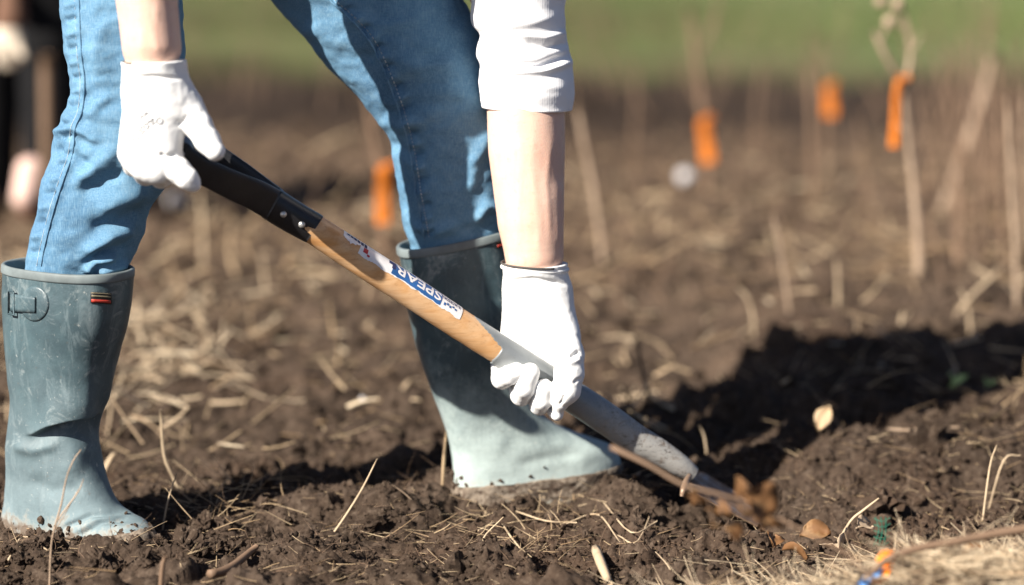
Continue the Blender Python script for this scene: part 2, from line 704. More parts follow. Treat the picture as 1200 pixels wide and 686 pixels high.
def steel_mat():
    m = Mat('grey_enamel_steel', (0.205, 0.225, 0.235), 0.42, 0.5, 0.15)
    m.mix(m.remap(m.noise(18, 4), 0.42, 0.66, 0, 0.7), (0.275, 0.29, 0.295))
    # dried soil thickens towards the blade end
    x = m.math('ADD', m.xyz(0), m.math('MULTIPLY', m.math('SUBTRACT', m.noise(45, 5, 0.7), 0.5), 0.16))
    m.mix(m.remap(x, 0.115, 0.205, 0, 0.85), (0.44, 0.42, 0.385))
    m.mix(m.math('MULTIPLY', m.remap(m.noise(26, 5, 0.75, None, 0.8), 0.50, 0.62), m.remap(x, 0.10, 0.22)), (0.20, 0.15, 0.11))
    sp = m.math('MULTIPLY', m.remap(m.noise(1.0, 5, 0.75, m.coord('Object', (90, 240, 240), SHAFT_ROT), 0.5), 0.54, 0.62), m.remap(x, 0.09, 0.20))
    sp = m.math('MULTIPLY', sp, m.remap(m.noise(30, 3), 0.40, 0.58))
    m.mix(sp, (0.055, 0.037, 0.027))
    m.mix(m.remap(m.noise(1.0, 3, 0.6, m.coord('Object', (12, 320, 320), SHAFT_ROT)), 0.60, 0.70, 0, 0.35), (0.12, 0.125, 0.13))
    m.L(m.remap(x, 0.10, 0.2, 0.40, 0.85), m.b.inputs['Roughness'])
    m.bump(m.noise(160, 4), 0.3, 0.0012)
    return m.m


def blade_mat():
    m = Mat('worn_blade_steel', (0.32, 0.29, 0.26), 0.45, 0.5, 0.25)
    m.mix(m.remap(m.noise(30, 5, 0.7), 0.30, 0.46, 0, 0.95), (0.21, 0.13, 0.08))
    m.mix(m.remap(m.noise(100, 4, 0.7), 0.55, 0.65, 0, 0.7), (0.30, 0.20, 0.13))
    m.L(m.remap(m.noise(30, 5, 0.7), 0.42, 0.60, 0.3, 0.8), m.b.inputs['Roughness'])
    m.bump(m.noise(90, 4), 0.4, 0.002)
    return m.m


M = {
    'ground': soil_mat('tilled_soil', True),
    'soil': soil_mat('soil_crumbs'),
    'straw': straw_mat('straw', (0.50, 0.385, 0.245), (0.27, 0.175, 0.095)),
    'pale_straw': straw_mat('pale_straw', (0.62, 0.51, 0.36), (0.36, 0.25, 0.15)),
    'twig': straw_mat('twig_bark', (0.21, 0.135, 0.088), (0.15, 0.095, 0.06)),
    'pale_twig': straw_mat('pale_twig_bark', (0.40, 0.30, 0.215), (0.31, 0.22, 0.15)),
    'dark_twig': straw_mat('dark_twig_bark', (0.070, 0.045, 0.03), (0.05, 0.03, 0.02)),
    'leaf': straw_mat('dry_leaf', (0.20, 0.105, 0.042), (0.115, 0.050, 0.020), (0.36, 0.23, 0.11)),
    'pale_leaf': straw_mat('pale_dry_leaf', (0.60, 0.48, 0.35), (0.52, 0.38, 0.25)),
    'sprout': plain('green_sprout', (0.36, 0.46, 0.17), 0.5),
    'orange': plain('orange_tape', (0.93, 0.255, 0.02), 0.5, 0.35, 0, 0.12),
    'blue_tape': plain('blue_tape', (0.16, 0.33, 0.66), 0.5),
    'green_net': plain('green_net', (0.02, 0.13, 0.085), 0.5),
    'stone': plain('pale_stone', (0.52, 0.50, 0.50), 0.7, 0.3, 0, 0.2),
    'denim': denim_mat(),
    'thread': plain('denim_thread', (0.36, 0.42, 0.46), 0.85, 0.1),
    'skin': skin_mat(),
    'glove': glove_mat(),
    'hem': plain('grey_hem', (0.085, 0.08, 0.075), 0.8, 0.2),
    'ink': plain('grey_ink', (0.13, 0.13, 0.15), 0.8, 0.1),
    'shirt': shirt_mat(),
    'hair': plain('brown_hair', (0.06, 0.035, 0.02), 0.6),
    'boot_near': boot_mat('boot_rubber', 0.00, 0.27, 0.62, 0.050, (0.155, 0.208, 0.226)),
    'boot_far': boot_mat('dusty_boot_rubber', 0.08, 0.22, 0.88, 0.044, (0.355, 0.425, 0.410)),
    'rim': plain('boot_rim', (0.155, 0.185, 0.19), 0.55, 0.4),
    'sole': sole_mat(),
    'badge': plain('badge_black', (0.02, 0.02, 0.02), 0.5),
    'badge_red': plain('badge_red', (0.42, 0.045, 0.03), 0.5),
    'badge_line': plain('badge_gold', (0.20, 0.17, 0.11), 0.5),
    'wood': wood_mat(),
    'steel': steel_mat(),
    'blade': blade_mat(),
    'black': plain('black_plastic', (0.016, 0.016, 0.018), 0.38, 0.5, 0, 0.3, 60, 0.0008),
    'rivet': plain('rivet_steel', (0.55, 0.54, 0.52), 0.35, 0.5, 0.7),
    'sticker': plain('sticker_white', (0.80, 0.79, 0.79), 0.4, 0.4, 0, 0.12, 60),
    'print_blue': plain('print_blue', (0.035, 0.13, 0.36), 0.45),
    'print_navy': plain('print_navy', (0.02, 0.035, 0.13), 0.45),
    'print_red': plain('print_red', (0.50, 0.035, 0.04), 0.45),
    'black_cloth': plain('black_cloth', (0.010, 0.010, 0.011), 0.9, 0.1),
    'pink_shoe': plain('pink_shoe', (0.68, 0.47, 0.40), 0.7),
    'cream': plain('cream_glove', (0.62, 0.53, 0.42), 0.8),
    'brown_cloth': plain('brown_cloth', (0.16, 0.085, 0.055), 0.9),
}

# ------------------------------------------------------------------ ground
def gp(px, py):
    g = G(px, py)
    return g[0], g[1]


MOUNDS = []   # x, y, sx, sy, h


def mound(px, py, sx, sy, h):
    x, y = gp(px, py)
    MOUNDS.append((x, y, sx, sy, h))


mound(85, 660, 0.20, 0.050, 0.022)
mound(150, 662, 0.06, 0.030, 0.008)
mound(370, 592, 0.17, 0.055, 0.032)
mound(300, 560, 0.12, 0.05, 0.012)
mound(640, 616, 0.13, 0.036, 0.014)
mound(745, 600, 0.05, 0.045, 0.018)
mound(1060, 560, 0.20, 0.10, 0.055)
mound(1190, 540, 0.14, 0.12, 0.050)
mound(930, 540, 0.10, 0.06, 0.030)
mound(950, 506, 0.17, 0.045, 0.042)
mound(1120, 455, 0.15, 0.05, 0.030)
mound(690, 588, 0.09, 0.06, 0.016)
mound(800, 618, 0.05, 0.035, -0.030)
mound(850, 606, 0.075, 0.06, -0.050)
mound(770, 548, 0.07, 0.05, -0.020)
MOUNDS.append((0.55, -0.60, 0.30, 0.19, 0.085))
mound(520, 690, 0.3, 0.06, 0.006)


def H(x, y):
    x = np.asarray(x, dtype=np.float64)
    y = np.asarray(y, dtype=np.float64)
    h = 0.030 * vn2(x * 2.1, y * 2.1, 1) + 0.020 * vn2(x * 5.3 + 3, y * 5.3, 2) + 0.012 * vn2(x * 12, y * 12, 5)
    for mx, my, sx, sy, a in MOUNDS:
        h = h + a * np.exp(-((x - mx) / sx) ** 2 - ((y - my) / sy) ** 2)
    h = h - 0.006
    h = h + 0.055 * sstep(0.18, 0.55, x) * sstep(0.22, 0.75, y) * (1 - sstep(1.6, 2.6, y))
    calm = 1 - 0.05 * sstep(0.9, 2.5, y)
    wx = x + 0.020 * vn2(x * 26, y * 26, 31) + 0.009 * vn2(x * 90, y * 90, 33)
    wy = y + 0.020 * vn2(x * 26, y * 26, 32) + 0.009 * vn2(x * 90, y * 90, 34)
    for s, amp, seed in ((0.120, 0.040, 10), (0.052, 0.022, 20), (0.024, 0.0145, 40), (0.0120, 0.0088, 60)):
        f, i = worley(wx / s, wy / s, seed)
        b = np.clip(1 - f / 0.85, 0, 1)
        b = b * (1.5 - 0.5 * b)
        gate = sstep(-0.22, 0.20, vn2(x * 0.16 / s, y * 0.16 / s, seed + 5))
        h = h + amp * b * (0.15 + 1.0 * i) * (0.25 + 0.75 * gate) * calm
    r = np.abs(vn2(x * 62, y * 62, 6)) + 0.6 * np.abs(vn2(x * 131, y * 131, 7)) + 0.35 * np.abs(vn2(x * 260, y * 260, 8))
    h = h + 0.014 * (0.35 - r)
    return h - 0.018


def spaced(lo, hi, core0, core1, step, grow, top):
    a = list(np.arange(core0, core1 + step / 2, step))
    s, v = step, a[-1]
    while v < hi:
        s = min(s * grow, top)
        v += s
        a.append(v)
    s, v, pre = step, a[0], []
    while v > lo:
        s = min(s * grow, top)
        v -= s
        pre.append(v)
    return np.array(pre[::-1] + a)


gx = spaced(-70, 70, -0.82, 0.92, 0.0038, 1.05, 4.0)
gy = spaced(-12, 140, -0.50, 0.50, 0.0038, 1.018, 4.0)
GX, GY = np.meshgrid(gx, gy)
GZ = H(GX, GY)
GZ = GZ * (1 - sstep(8.0, 8.8, GY)) + sstep(8.0, 8.8, GY) * (0.05 + 0.10 * vn2(GX * 0.6, GY * 0.6, 3))
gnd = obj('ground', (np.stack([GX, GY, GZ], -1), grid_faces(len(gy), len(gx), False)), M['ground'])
tag(gnd, 'bare tilled brown soil with clods, grass beyond', None, None, 'structure')
print('ground', len(gx), len(gy))


def gz(x, y):
    return float(H(np.array([x]), np.array([y]))[0])


def on(px, py, up=0.0):
    """a point on the soil surface (seen at that place), raised by up"""
    z = 0.0
    for _ in range(4):
        g = G(px, py, z)
        z = gz(g[0], g[1])
    return np.array([g[0], g[1], z + up])


# ------------------------------------------------------------------ crumbs of soil
def icos():
    t = (1 + 5 ** 0.5) / 2
    v = np.array([(-1, t, 0), (1, t, 0), (-1, -t, 0), (1, -t, 0), (0, -1, t), (0, 1, t), (0, -1, -t), (0, 1, -t), (t, 0, -1), (t, 0, 1), (-t, 0, -1), (-t, 0, 1)], float)
    v /= np.linalg.norm(v[0])
    f = np.array([(0, 11, 5), (0, 5, 1), (0, 1, 7), (0, 7, 10), (0, 10, 11), (1, 5, 9), (5, 11, 4), (11, 10, 2), (10, 7, 6), (7, 1, 8), (3, 9, 4), (3, 4, 2), (3, 2, 6), (3, 6, 8), (3, 8, 9), (4, 9, 5), (2, 4, 11), (6, 2, 10), (8, 6, 7), (9, 8, 1)])
    return v, f


def ico_sub(v, f):
    d, nf, v = {}, [], list(map(tuple, v))

    def mid(a, b):
        k = (min(a, b), max(a, b))
        if k not in d:
            m = (np.array(v[a]) + np.array(v[b])) / 2
            v.append(tuple(m / np.linalg.norm(m)))
            d[k] = len(v) - 1
        return d[k]
    for a, b, c in f:
        ab, bc, ca = mid(a, b), mid(b, c), mid(c, a)
        nf += [(a, ab, ca), (b, bc, ab), (c, ca, bc), (ab, bc, ca)]
    return np.array(v), np.array(nf)


I0 = icos()
I1 = ico_sub(*I0)
I2 = ico_sub(*I1)
I3 = ico_sub(*I2)


def rot_rand(n):
    q = RNG.normal(size=(n, 4))
    q /= np.linalg.norm(q, axis=1, keepdims=True)
    w, x, y, z = q.T
    return np.stack([np.stack([1 - 2 * (y * y + z * z), 2 * (x * y - z * w), 2 * (x * z + y * w)], -1),
                     np.stack([2 * (x * y + z * w), 1 - 2 * (x * x + z * z), 2 * (y * z - x * w)], -1),
                     np.stack([2 * (x * z - y * w), 2 * (y * z + x * w), 1 - 2 * (x * x + y * y)], -1)], 1)


def crumbs(xy, size, base, lift=0.35):
    v0, f0 = base
    n = len(xy)
    z = H(xy[:, 0], xy[:, 1])
    R = rot_rand(n)
    sc = size[:, None] * RNG.uniform(0.5, 1.35, (n, 3))
    v = v0[None] * (1 + 0.95 * vn3(v0[None] * 1.5 + RNG.uniform(0, 90, (n, 1, 3)), 3) + 0.8 * vn3(v0[None] * 3.7 + RNG.uniform(0, 90, (n, 1, 3)), 4) + (0.45 * vn3(v0[None] * 8.5 + RNG.uniform(0, 90, (n, 1, 3)), 5) if len(v0) > 100 else 0))[..., None]
    v = np.einsum('nij,nkj->nki', R, v * sc[:, None, :])
    v = v + np.stack([xy[:, 0], xy[:, 1], z + size * lift], -1)[:, None, :]
    f = f0[None] + (np.arange(n) * len(v0))[:, None, None]
    return v.reshape(-1, 3), f.reshape(-1, 3)


def scatter_px(n, x0, x1, y0, y1):
    """ground points spread evenly over a patch of the view"""
    d = [G(px, py)[:2] for px, py in zip(RNG.uniform(x0, x1, n), RNG.uniform(y0, y1, n))]
    return np.array(d)


def area(n, x0, x1, y0, y1):
    return np.stack([RNG.uniform(x0, x1, n), RNG.uniform(y0, y1, n)], -1)


def clump(xy, s, seed, keep=0.0):
    m = vn2(xy[:, 0] * s, xy[:, 1] * s, seed) > keep
    return xy[m]


parts = []
a = clump(np.concatenate([area(5500, -0.85, 0.95, -0.50, 0.40), scatter_px(9000, -20, 1220, 480, 690)]), 9, 50, -0.14)
parts.append(crumbs(a, RNG.lognormal(math.log(0.0020), 0.4, len(a)), I0))
a = clump(scatter_px(3400, -20, 1220, 450, 690), 7, 51, -0.06)
parts.append(crumbs(a, RNG.lognormal(math.log(0.0042), 0.4, len(a)), I1))
a = clump(np.concatenate([scatter_px(330, -20, 1220, 430, 690), area(300, -1.2, 1.4, -0.5, 2.0)]), 5, 52, -0.1)
parts.append(crumbs(a, RNG.lognormal(math.log(0.0085), 0.35, len(a)), I2, 0.1))
a = clump(np.concatenate([scatter_px(70, -20, 1220, 470, 700), scatter_px(24, 0, 280, 640, 690), scatter_px(50, 880, 1220, 480, 620), scatter_px(30, 500, 780, 570, 640)]), 4, 53, -0.2)
parts.append(crumbs(a, RNG.lognormal(math.log(0.0125), 0.3, len(a)), I3, 0.05))
a = area(1700, -2.2, 2.6, 0.7, 5.5)
parts.append(crumbs(a, np.minimum(RNG.lognormal(math.log(0.015), 0.35, len(a)), .024), I1, 0.0))
tag(obj('soil_crumbs', parts, M['soil'], None, False), 'loose crumbs and small clods of brown soil', None, None, 'stuff')


# ------------------------------------------------------------------ straw and grass litter
def blades(base, yaw, pitch, length, rad, curl, K=5, sides=3):
    n = len(base)
    t = np.linspace(0, 1, K)
    d = np.stack([np.cos(yaw) * np.cos(pitch), np.sin(yaw) * np.cos(pitch), np.sin(pitch)], -1)
    side = np.stack([-np.sin(yaw), np.cos(yaw), np.zeros(n)], -1)
    up = np.cross(d, side)
    w = RNG.uniform(0, 2 * np.pi, n)
    bend = np.cos(w)[:, None] * side + np.sin(w)[:, None] * up
    c = base[:, None] + length[:, None, None] * (t[None, :, None] * d[:, None] + curl[:, None, None] * (t ** 2)[None, :, None] * bend[:, None])
    th = np.arange(sides) * 2 * np.pi / sides
    r = rad[:, None] * (1 - 0.55 * t[None])
    v = c[:, :, None] + r[:, :, None, None] * (np.cos(th)[None, None, :, None] * side[:, None, None] + np.sin(th)[None, None, :, None] * up[:, None, None])
    f = grid_faces(K, sides)
    f = f[None] + (np.arange(n) * K * sides)[:, None, None]
    return v.reshape(-1, 3), f.reshape(-1, 4)


def litter(xy, l0, l1, r0, r1, lift=0.004, pitch=0.18, curl=0.25):
    n = len(xy)
    L = RNG.uniform(l0, l1, n)
    b = np.stack([xy[:, 0], xy[:, 1], H(xy[:, 0], xy[:, 1]) + RNG.uniform(0, lift, n)], -1)
    return blades(b, RNG.uniform(0, 2 * np.pi, n), np.abs(RNG.normal(0, pitch, n)), L, RNG.uniform(r0, r1, n), RNG.normal(0, curl, n))


def blob_px(n, px, py, sx, sy):
    return np.array([G(px + RNG.normal() * sx, min(py + RNG.normal() * sy, 760))[:2] for _ in range(n)])


st = [
    litter(clump(scatter_px(500, -20, 1220, 540, 700), 6, 60, -0.1), 0.012, 0.055, 0.0004, 0.0010),
    litter(scatter_px(900, -20, 1220, 555, 700), 0.006, 0.025, 0.0003, 0.0006),
    litter(blob_px(75, 600, 630, 50, 16), 0.02, 0.06, 0.0005, 0.0011, 0.015, 0.3),
    litter(blob_px(70, 275, 600, 40, 14), 0.02, 0.07, 0.0005, 0.0011, 0.02, 0.45),
    litter(blob_px(60, 690, 590, 35, 12), 0.02, 0.05, 0.0005, 0.0010, 0.012, 0.3),
    litter(blob_px(60, 1165, 545, 45, 30), 0.02, 0.05, 0.0005, 0.0010, 0.012, 0.3),
    litter(scatter_px(260, -20, 1220, 330, 545), 0.03, 0.11, 0.0008, 0.0022, 0.02, 0.25),
    litter(scatter_px(380, -20, 1220, 190, 345), 0.03, 0.16, 0.002, 0.006, 0.03, 0.4),
    litter(area(500, -4, 4, 0.8, 5.5), 0.04, 0.16, 0.001, 0.003, 0.02, 0.3),
    litter(area(700, -1.2, 1.3, -0.75, 0.8), 0.015, 0.06, 0.0004, 0.001, 0.006, 0.2),
]
rt = [litter(scatter_px(1500, -20, 1220, 520, 700), 0.008, 0.04, 0.00025, 0.0005, 0.005, 0.35, 0.6)]
tag(obj('root_hairs', rt, M['twig']), 'fine brown roots and fibres in the loose soil', None, None, 'stuff')
pt = [litter(blob_px(110, 200, 425, 90, 42), 0.03, 0.13, 0.0016, 0.0042, 0.06, 0.4),
      litter(blob_px(100, 110, 395, 95, 50), 0.03, 0.12, 0.0016, 0.004, 0.05, 0.45),
      litter(scatter_px(230, -20, 1220, 200, 500), 0.02, 0.07, 0.002, 0.005, 0.03, 0.4)]
tag(obj('straw_patch', pt, M['pale_straw']), 'thick pale straw lying in the field between the boots', None, None, 'stuff')
tag(obj('straw_litter', st, M['straw']), 'scattered bits of dry straw and grass on the soil', None, None, 'stuff')

def heap(n, x, y, sx, sy):
    return np.stack([RNG.normal(x, sx, n), RNG.normal(y, sy, n)], -1)


st = [litter(np.concatenate([heap(1500, .56, -.58, .16, .085), heap(260, .30, -.62, .06, .05)]), 0.03, 0.09, 0.0006, 0.0015, 0.020, 0.16, 0.35),
      litter(heap(900, .62, -.40, .13, .075), 0.03, 0.08, 0.0005, 0.0012, 0.015, 0.18, 0.3),
      litter(heap(420, .40, -.46, .08, .05), 0.03, 0.08, 0.0005, 0.0012, 0.015, 0.18, 0.3)]
tag(obj('dry_grass_mat', st, M['pale_straw']), 'matted pale dry grass at the near right corner', None, None, 'stuff')

# upright dead stems out in the field
n = 130
xy = np.concatenate([area(95, -3.2, 3.2, 1.6, 5.0), area(n - 95, -0.2, 2.2, 2.4, 5.2)])
b = np.stack([xy[:, 0], xy[:, 1], H(xy[:, 0], xy[:, 1])], -1)
st = [blades(b, RNG.uniform(0, 6.28, n), RNG.uniform(0.8, 1.5, n), RNG.uniform(0.08, 0.26, n), RNG.uniform(0.0014, 0.0035, n), RNG.normal(0, 0.12, n), 5, 4)]
n = 60
xy = np.array([gp(RNG.uniform(1085, 1215), RNG.uniform(150, 330)) for _ in range(n)])
b = np.stack([xy[:, 0], xy[:, 1], H(xy[:, 0], xy[:, 1])], -1)
st.append(blades(b, RNG.uniform(0, 6.28, n), RNG.uniform(1.1, 1.5, n), RNG.uniform(0.2, 0.6, n), RNG.uniform(0.003, 0.006, n), RNG.normal(0, 0.10, n), 5, 4))
n = 170
xy = area(n, -5, 5, 6.2, 8.2)
b = np.stack([xy[:, 0], xy[:, 1], H(xy[:, 0], xy[:, 1])], -1)
st.append(blades(b, RNG.uniform(0, 6.28, n), RNG.uniform(0.9, 1.5, n), RNG.uniform(0.2, 0.75, n), RNG.uniform(0.002, 0.005, n), RNG.normal(0, 0.12, n), 5, 4))
tag(obj('dead_stems', st, M['twig']), 'thin dead plant stems standing across the field', None, None, 'stuff')

g_ = Mat('green_grass', (0.056, 0.090, 0.026), 0.65, 0.3)
g_.mix(g_.island(), (0.145, 0.155, 0.060))
g_.mix(g_.remap(g_.noise(0.75, 4, 0.6), 0.46, 0.62, 0, 0.75), (0.115, 0.092, 0.045))
g_.mix(g_.remap(g_.noise(0.45, 3, 0.6), 0.52, 0.64, 0, 0.85), (0.028, 0.040, 0.016))
g_.mix(g_.math('MULTIPLY', g_.remap(g_.xyz(0), 0.3, 3.5, 0, 0.75), g_.island()), (0.17, 0.245, 0.070))
M['grass'] = g_.m
n = 26000
xy = np.concatenate([area(13000, -6, 6, 8.7, 14.5), area(6000, -14, 14, 14, 34)])
keep = vn2(xy[:, 0] * 0.9, xy[:, 1] * 0.9, 3) + 0.6 * vn2(xy[:, 0] * 3, xy[:, 1] * 3, 4) > -0.12 + 0.25 * (1 - sstep(8.7, 9.8, xy[:, 1]))
xy = xy[keep]
n = len(xy)
b = np.stack([xy[:, 0], xy[:, 1], H(xy[:, 0], xy[:, 1]) * (1 - sstep(8.0, 8.8, xy[:, 1])) + sstep(8.0, 8.8, xy[:, 1]) * (0.05 + 0.10 * vn2(xy[:, 0] * 0.6, xy[:, 1] * 0.6, 3)) - 0.01], -1)
tag(obj('grass', [blades(b, RNG.uniform(0, 6.28, n), RNG.uniform(0.7, 1.5, n), RNG.uniform(0.05, 0.22, n), RNG.uniform(0.003, 0.007, n), RNG.normal(0, 0.3, n), 3, 3)], M['grass']),
    'blurred green grass beyond the tilled soil', None, None, 'stuff')


# ------------------------------------------------------------------ the digger
def fold(v, nrm, lines):
    """cloth folds: each line is a chain of sight points, width, height (m); the cloth is lifted along it"""
    px, py = to_px(v)
    front = np.clip(-nrm[..., 1] * 1.6 + 0.35, 0, 1)
    d = np.zeros(px.shape)
    for pts, w, a in lines:
        best = np.full(px.shape, 1e9)
        tt = np.zeros(px.shape)
        for i in range(len(pts) - 1):
            ax, ay = pts[i]
            bx, by = pts[i + 1]
            L2 = (bx - ax) ** 2 + (by - ay) ** 2
            t = np.clip(((px - ax) * (bx - ax) + (py - ay) * (by - ay)) / L2, 0, 1)
            q = np.hypot(px - ax - t * (bx - ax), py - ay - t * (by - ay))
            m = q < best
            best = np.where(m, q, best)
            tt = np.where(m, (i + t) / (len(pts) - 1), tt)
        d = d + a * np.exp(-(best / w) ** 2) * np.clip(np.sin(np.pi * np.clip(tt, 0.02, 0.98)) * 1.8, 0, 1)
    return d * front * 1.3


def leg(keys, nv, nu, lines, seed, tall=1.0):
    rows = []
    for (xl, yl), (xr, yr), bb, Y in keys:
        L_, R_ = P(xl, yl, Y), P(xr, yr, Y)
        rows.append(np.concatenate([(L_ + R_) / 2, (R_ - L_) / 2, [0, -bb, 0]]))

    def disp(v, th):
        n = normals_of(v)
        d = fold(v, n, lines)
        q = v * np.array([1, 1, 1.0])
        d = d + 0.007 * vn3(q * np.array([14, 14, 26]), seed) + 0.004 * vn3(q * np.array([35, 35, 60]), seed + 1) + 0.0016 * vn3(q * 110, seed + 2)
        return v + n * d[..., None]
    return loft(rows, nv, nu, 2.15, (True, True), disp)


near_keys = [((24, 352), (136, 358), .054, -.098), ((31, 316), (147, 324), .058, -.098), ((35, 290), (157, 300), .064, -.098),
             ((45, 250), (172, 262), .068, -.100), ((54, 203), (190, 222), .071, -.102), ((62, 168), (203, 188), .072, -.104),
             ((70, 148), (214, 150), .073, -.106), ((81, 116), (217, 120), .074, -.108), ((80, 88), (217, 90), .075, -.108),
             ((75, 40), (214, 42), .078, -.104), ((71, 0), (212, -4), .080, -.098), ((70, -50), (214, -48), .082, -.092),
             ((70, -120), (222, -112), .086, -.085), ((90, -230), (262, -205), .095, -.072)]
near_folds = [([(60, 158), (88, 150), (120, 170)], 5, .006), ([(78, 146), (86, 128), (84, 110)], 9, .005), ([(62, 175), (80, 178), (110, 200)], 7, -.006),
              ([(92, 0), (95, 60), (99, 95), (96, 130), (88, 150), (85, 180), (73, 215), (62, 250), (52, 290), (48, 316)], 3.0, .0026),
              ([(140, 175), (105, 200), (85, 225)], 9, .005), ([(150, 200), (115, 218), (92, 222)], 8, -.005), ([(178, 218), (140, 238), (112, 250)], 11, .006),
              ([(172, 245), (140, 262), (100, 268)], 9, -.005), ([(160, 268), (130, 276), (98, 300)], 8, .009), ([(150, 290), (118, 296), (100, 316)], 6, -.009),
              ([(140, 300), (112, 306), (98, 322)], 5, .011), ([(152, 308), (130, 314), (112, 322)], 5, .008),
              ([(125, 20), (110, 60), (120, 90)], 10, .004), ([(130, 110), (112, 125), (100, 140)], 8, .004)]
for i, (a, b2) in enumerate(zip(range(6, 312, 17), range(0, 40))):
    sx = np.interp(a, [0, 60, 95, 130, 150, 180, 215, 250, 290, 316], [92, 95, 99, 96, 88, 85, 73, 62, 52, 48])
    near_folds.append(([(sx - 16, a + 2), (sx - 9, a), (sx - 2, a - 2)], 4, -.0035 if i % 2 else .003))
far_keys = [((482, 330), (588, 308), .048, .083), ((479, 290), (593, 264), .054, .083), ((470, 242), (597, 222), .062, .082),
            ((461, 200), (594, 170), .067, .08), ((447, 146), (586, 108), .073, .078), ((402, 97), (567, 42), .080, .076),
            ((360, 50), (541, -8), .086, .075), ((318, 0), (508, -68), .092, .074), ((245, -80), (430, -150), .098, .072), ((165, -145), (330, -255), .10, .065)]
far_folds = [([(385, 0), (430, 45), (460, 110), (478, 170), (488, 230), (497, 282)], 3, .002), ([(445, 140), (470, 150), (500, 140)], 7, .004),
             ([(452, 165), (475, 178), (500, 176)], 7, -.004), ([(575, 150), (555, 190), (550, 230)], 8, .005), ([(592, 250), (570, 240), (556, 262)], 6, .006),
             ([(480, 262), (510, 272), (540, 262)], 6, .004), ([(440, 60), (490, 78), (540, 70)], 8, .003), ([(400, 20), (450, 30), (500, 20)], 8, .003)]
for i, t in enumerate(np.linspace(0.02, 0.98, 22)):
    sx = np.interp(t, [0, .2, .45, .65, .85, 1], [385, 430, 460, 478, 488, 497])
    sy = np.interp(t, [0, .2, .45, .65, .85, 1], [0, 45, 110, 170, 230, 282])
    far_folds.append(([(sx + 2, sy - 1), (sx + 9, sy - 3), (sx + 15, sy - 5)], 4, -.0050 if i % 2 else .0040))
g_near = leg(near_keys, 330, 120, near_folds, 70)
g_far = leg(far_keys, 300, 120, far_folds, 80)
HIP = P(205, -228, -0.005)
pf = Field(HIP - 0.3, HIP + 0.3, 0.008)
pf.ell(HIP, (0.15, 0.175, 0.13), 0.03)
pf.cone(P(195, -210, -.07), P(165, -150, -.08), .095, .085, .05)
pf.cone(P(225, -200, .065), P(270, -150, .07), .105, .10, .05)
g_pelvis = pf.mesh()


def boot_rows(rings, yaw, heel, Yh):
    A = P(heel[0], heel[1], Yh)
    n = np.array([-math.sin(yaw), math.cos(yaw), 0])

    def PP(px, py):
        r = ray(px, py)
        return CAM + r * (((A - CAM) @ n) / (r @ n))
    rows = []
    for (xl, yl), (xr, yr), bb, sh in rings:
        L_, R_ = PP(xl, yl), PP(xr, yr)
        hw = np.linalg.norm(R_ - L_) / 2
        a = math.sqrt(max(hw ** 2 - (bb * math.tan(yaw)) ** 2, (.62 * hw) ** 2))
        rows.append(np.concatenate([(L_ + R_) / 2, (R_ - L_) / 2 / hw * a, n * bb * (-1 if n[1] > 0 else 1)]))
    return np.array(rows)


near_rings = [((13, 304), (148, 321), .064, 0), ((12, 340), (146, 352), .064, 0), ((13, 370), (142, 378), .062, 0), ((15, 402), (136, 406), .059, 0),
              ((18, 440), (128, 440), .055, 0), ((20, 468), (122, 468), .052, 0), ((18, 490), (113, 490), .050, 0), ((15, 515), (109, 514), .049, 0),
              ((14, 545), (113, 544), .048, 0), ((12, 570), (122, 570), .047, 0), ((9, 592), (134, 593), .047, 0), ((7, 607), (150, 605), .047, 0),
              ((7, 618), (166, 614), .047, 0), ((8, 630), (176, 625), .047, 0), ((9, 642), (181, 638), .046, 0), ((12, 654), (180, 654), .045, 0)]
far_rings = [((466, 292), (603, 262), .063, 0), ((471, 322), (604, 298), .062, 0), ((479, 370), (606, 348), .060, 0), ((490, 418), (609, 404), .056, 0),
             ((502, 450), (614, 442), .052, 0), ((514, 480), (631, 478), .049, 0), ((523, 504), (660, 500), .048, 0), ((528, 524), (696, 513), .050, 0),
             ((531, 545), (716, 521), .050, 0), ((532, 560), (724, 533), .048, 0), ((532, 573), (726, 549), .047, 0), ((533, 588), (728, 562), .046, 0), ((535, 602), (726, 576), .045, 0)]
nrows = boot_rows(near_rings, math.radians(-33), (10, 620), -.045)
frows = boot_rows(far_rings, math.radians(14), (532, 588), .085)


def leg_bones(top, rows):
    """joints down a boot: shaft centre, ankle, ball of the foot"""
    n_ = len(rows)
    a = rows[n_ - 3]
    return top + [rows[0][:3], rows[3][:3], rows[6][:3], a[:3] - a[3:6] * .35 + np.array([0, 0, .02]), a[:3] + a[3:6] * .45 + np.array([0, 0, .004])]


# the body: one continuous skin surface under the clothes
SH_A, EL_A, WR_A = P(226, -392, -.25), P(184, -140, -.28), P(178, 80, -.300)
SH_B, EL_B, WR_B = P(548, -170, .09), P(616, 82, .0), P(626, 316, -.037)
CHEST = P(370, -335, -.03)
MID = P(290, -285, -.01)
HEAD = P(520, -455, -.03)
bf = Field((-0.80, -0.54, -0.04), (0.30, 0.42, 1.52), 0.005)
bf.ell(HIP, (0.135, 0.155, 0.115), 0.03)
bf.cone(HIP, MID, .115, .115, .04)
bf.cone(MID, CHEST, .115, .125, .05)
bf.cone(SH_A, SH_B, .062, .062, .06)
bf.cone(CHEST, P(440, -375, -.03), .10, .062, .05)
bf.cone(P(435, -370, -.03), P(495, -425, -.03), .055, .05, .02)
bf.ell(HEAD, (.085, .074, .105), .02)
bf.cone(P(542, -435, -.03), P(568, -415, -.03), .055, .035, .02)
bf.cone(P(577, -450, -.03), P(597, -437, -.03), .012, .014, .012)
for s in (-.074, .074):
    bf.ell(P(507, -447, -.03) + np.array([0, s, 0]), (.02, .008, .03), .006)
    bf.ell(P(567, -465, -.03) + np.array([0, s * .45, 0]), (.012, .012, .009), .004)
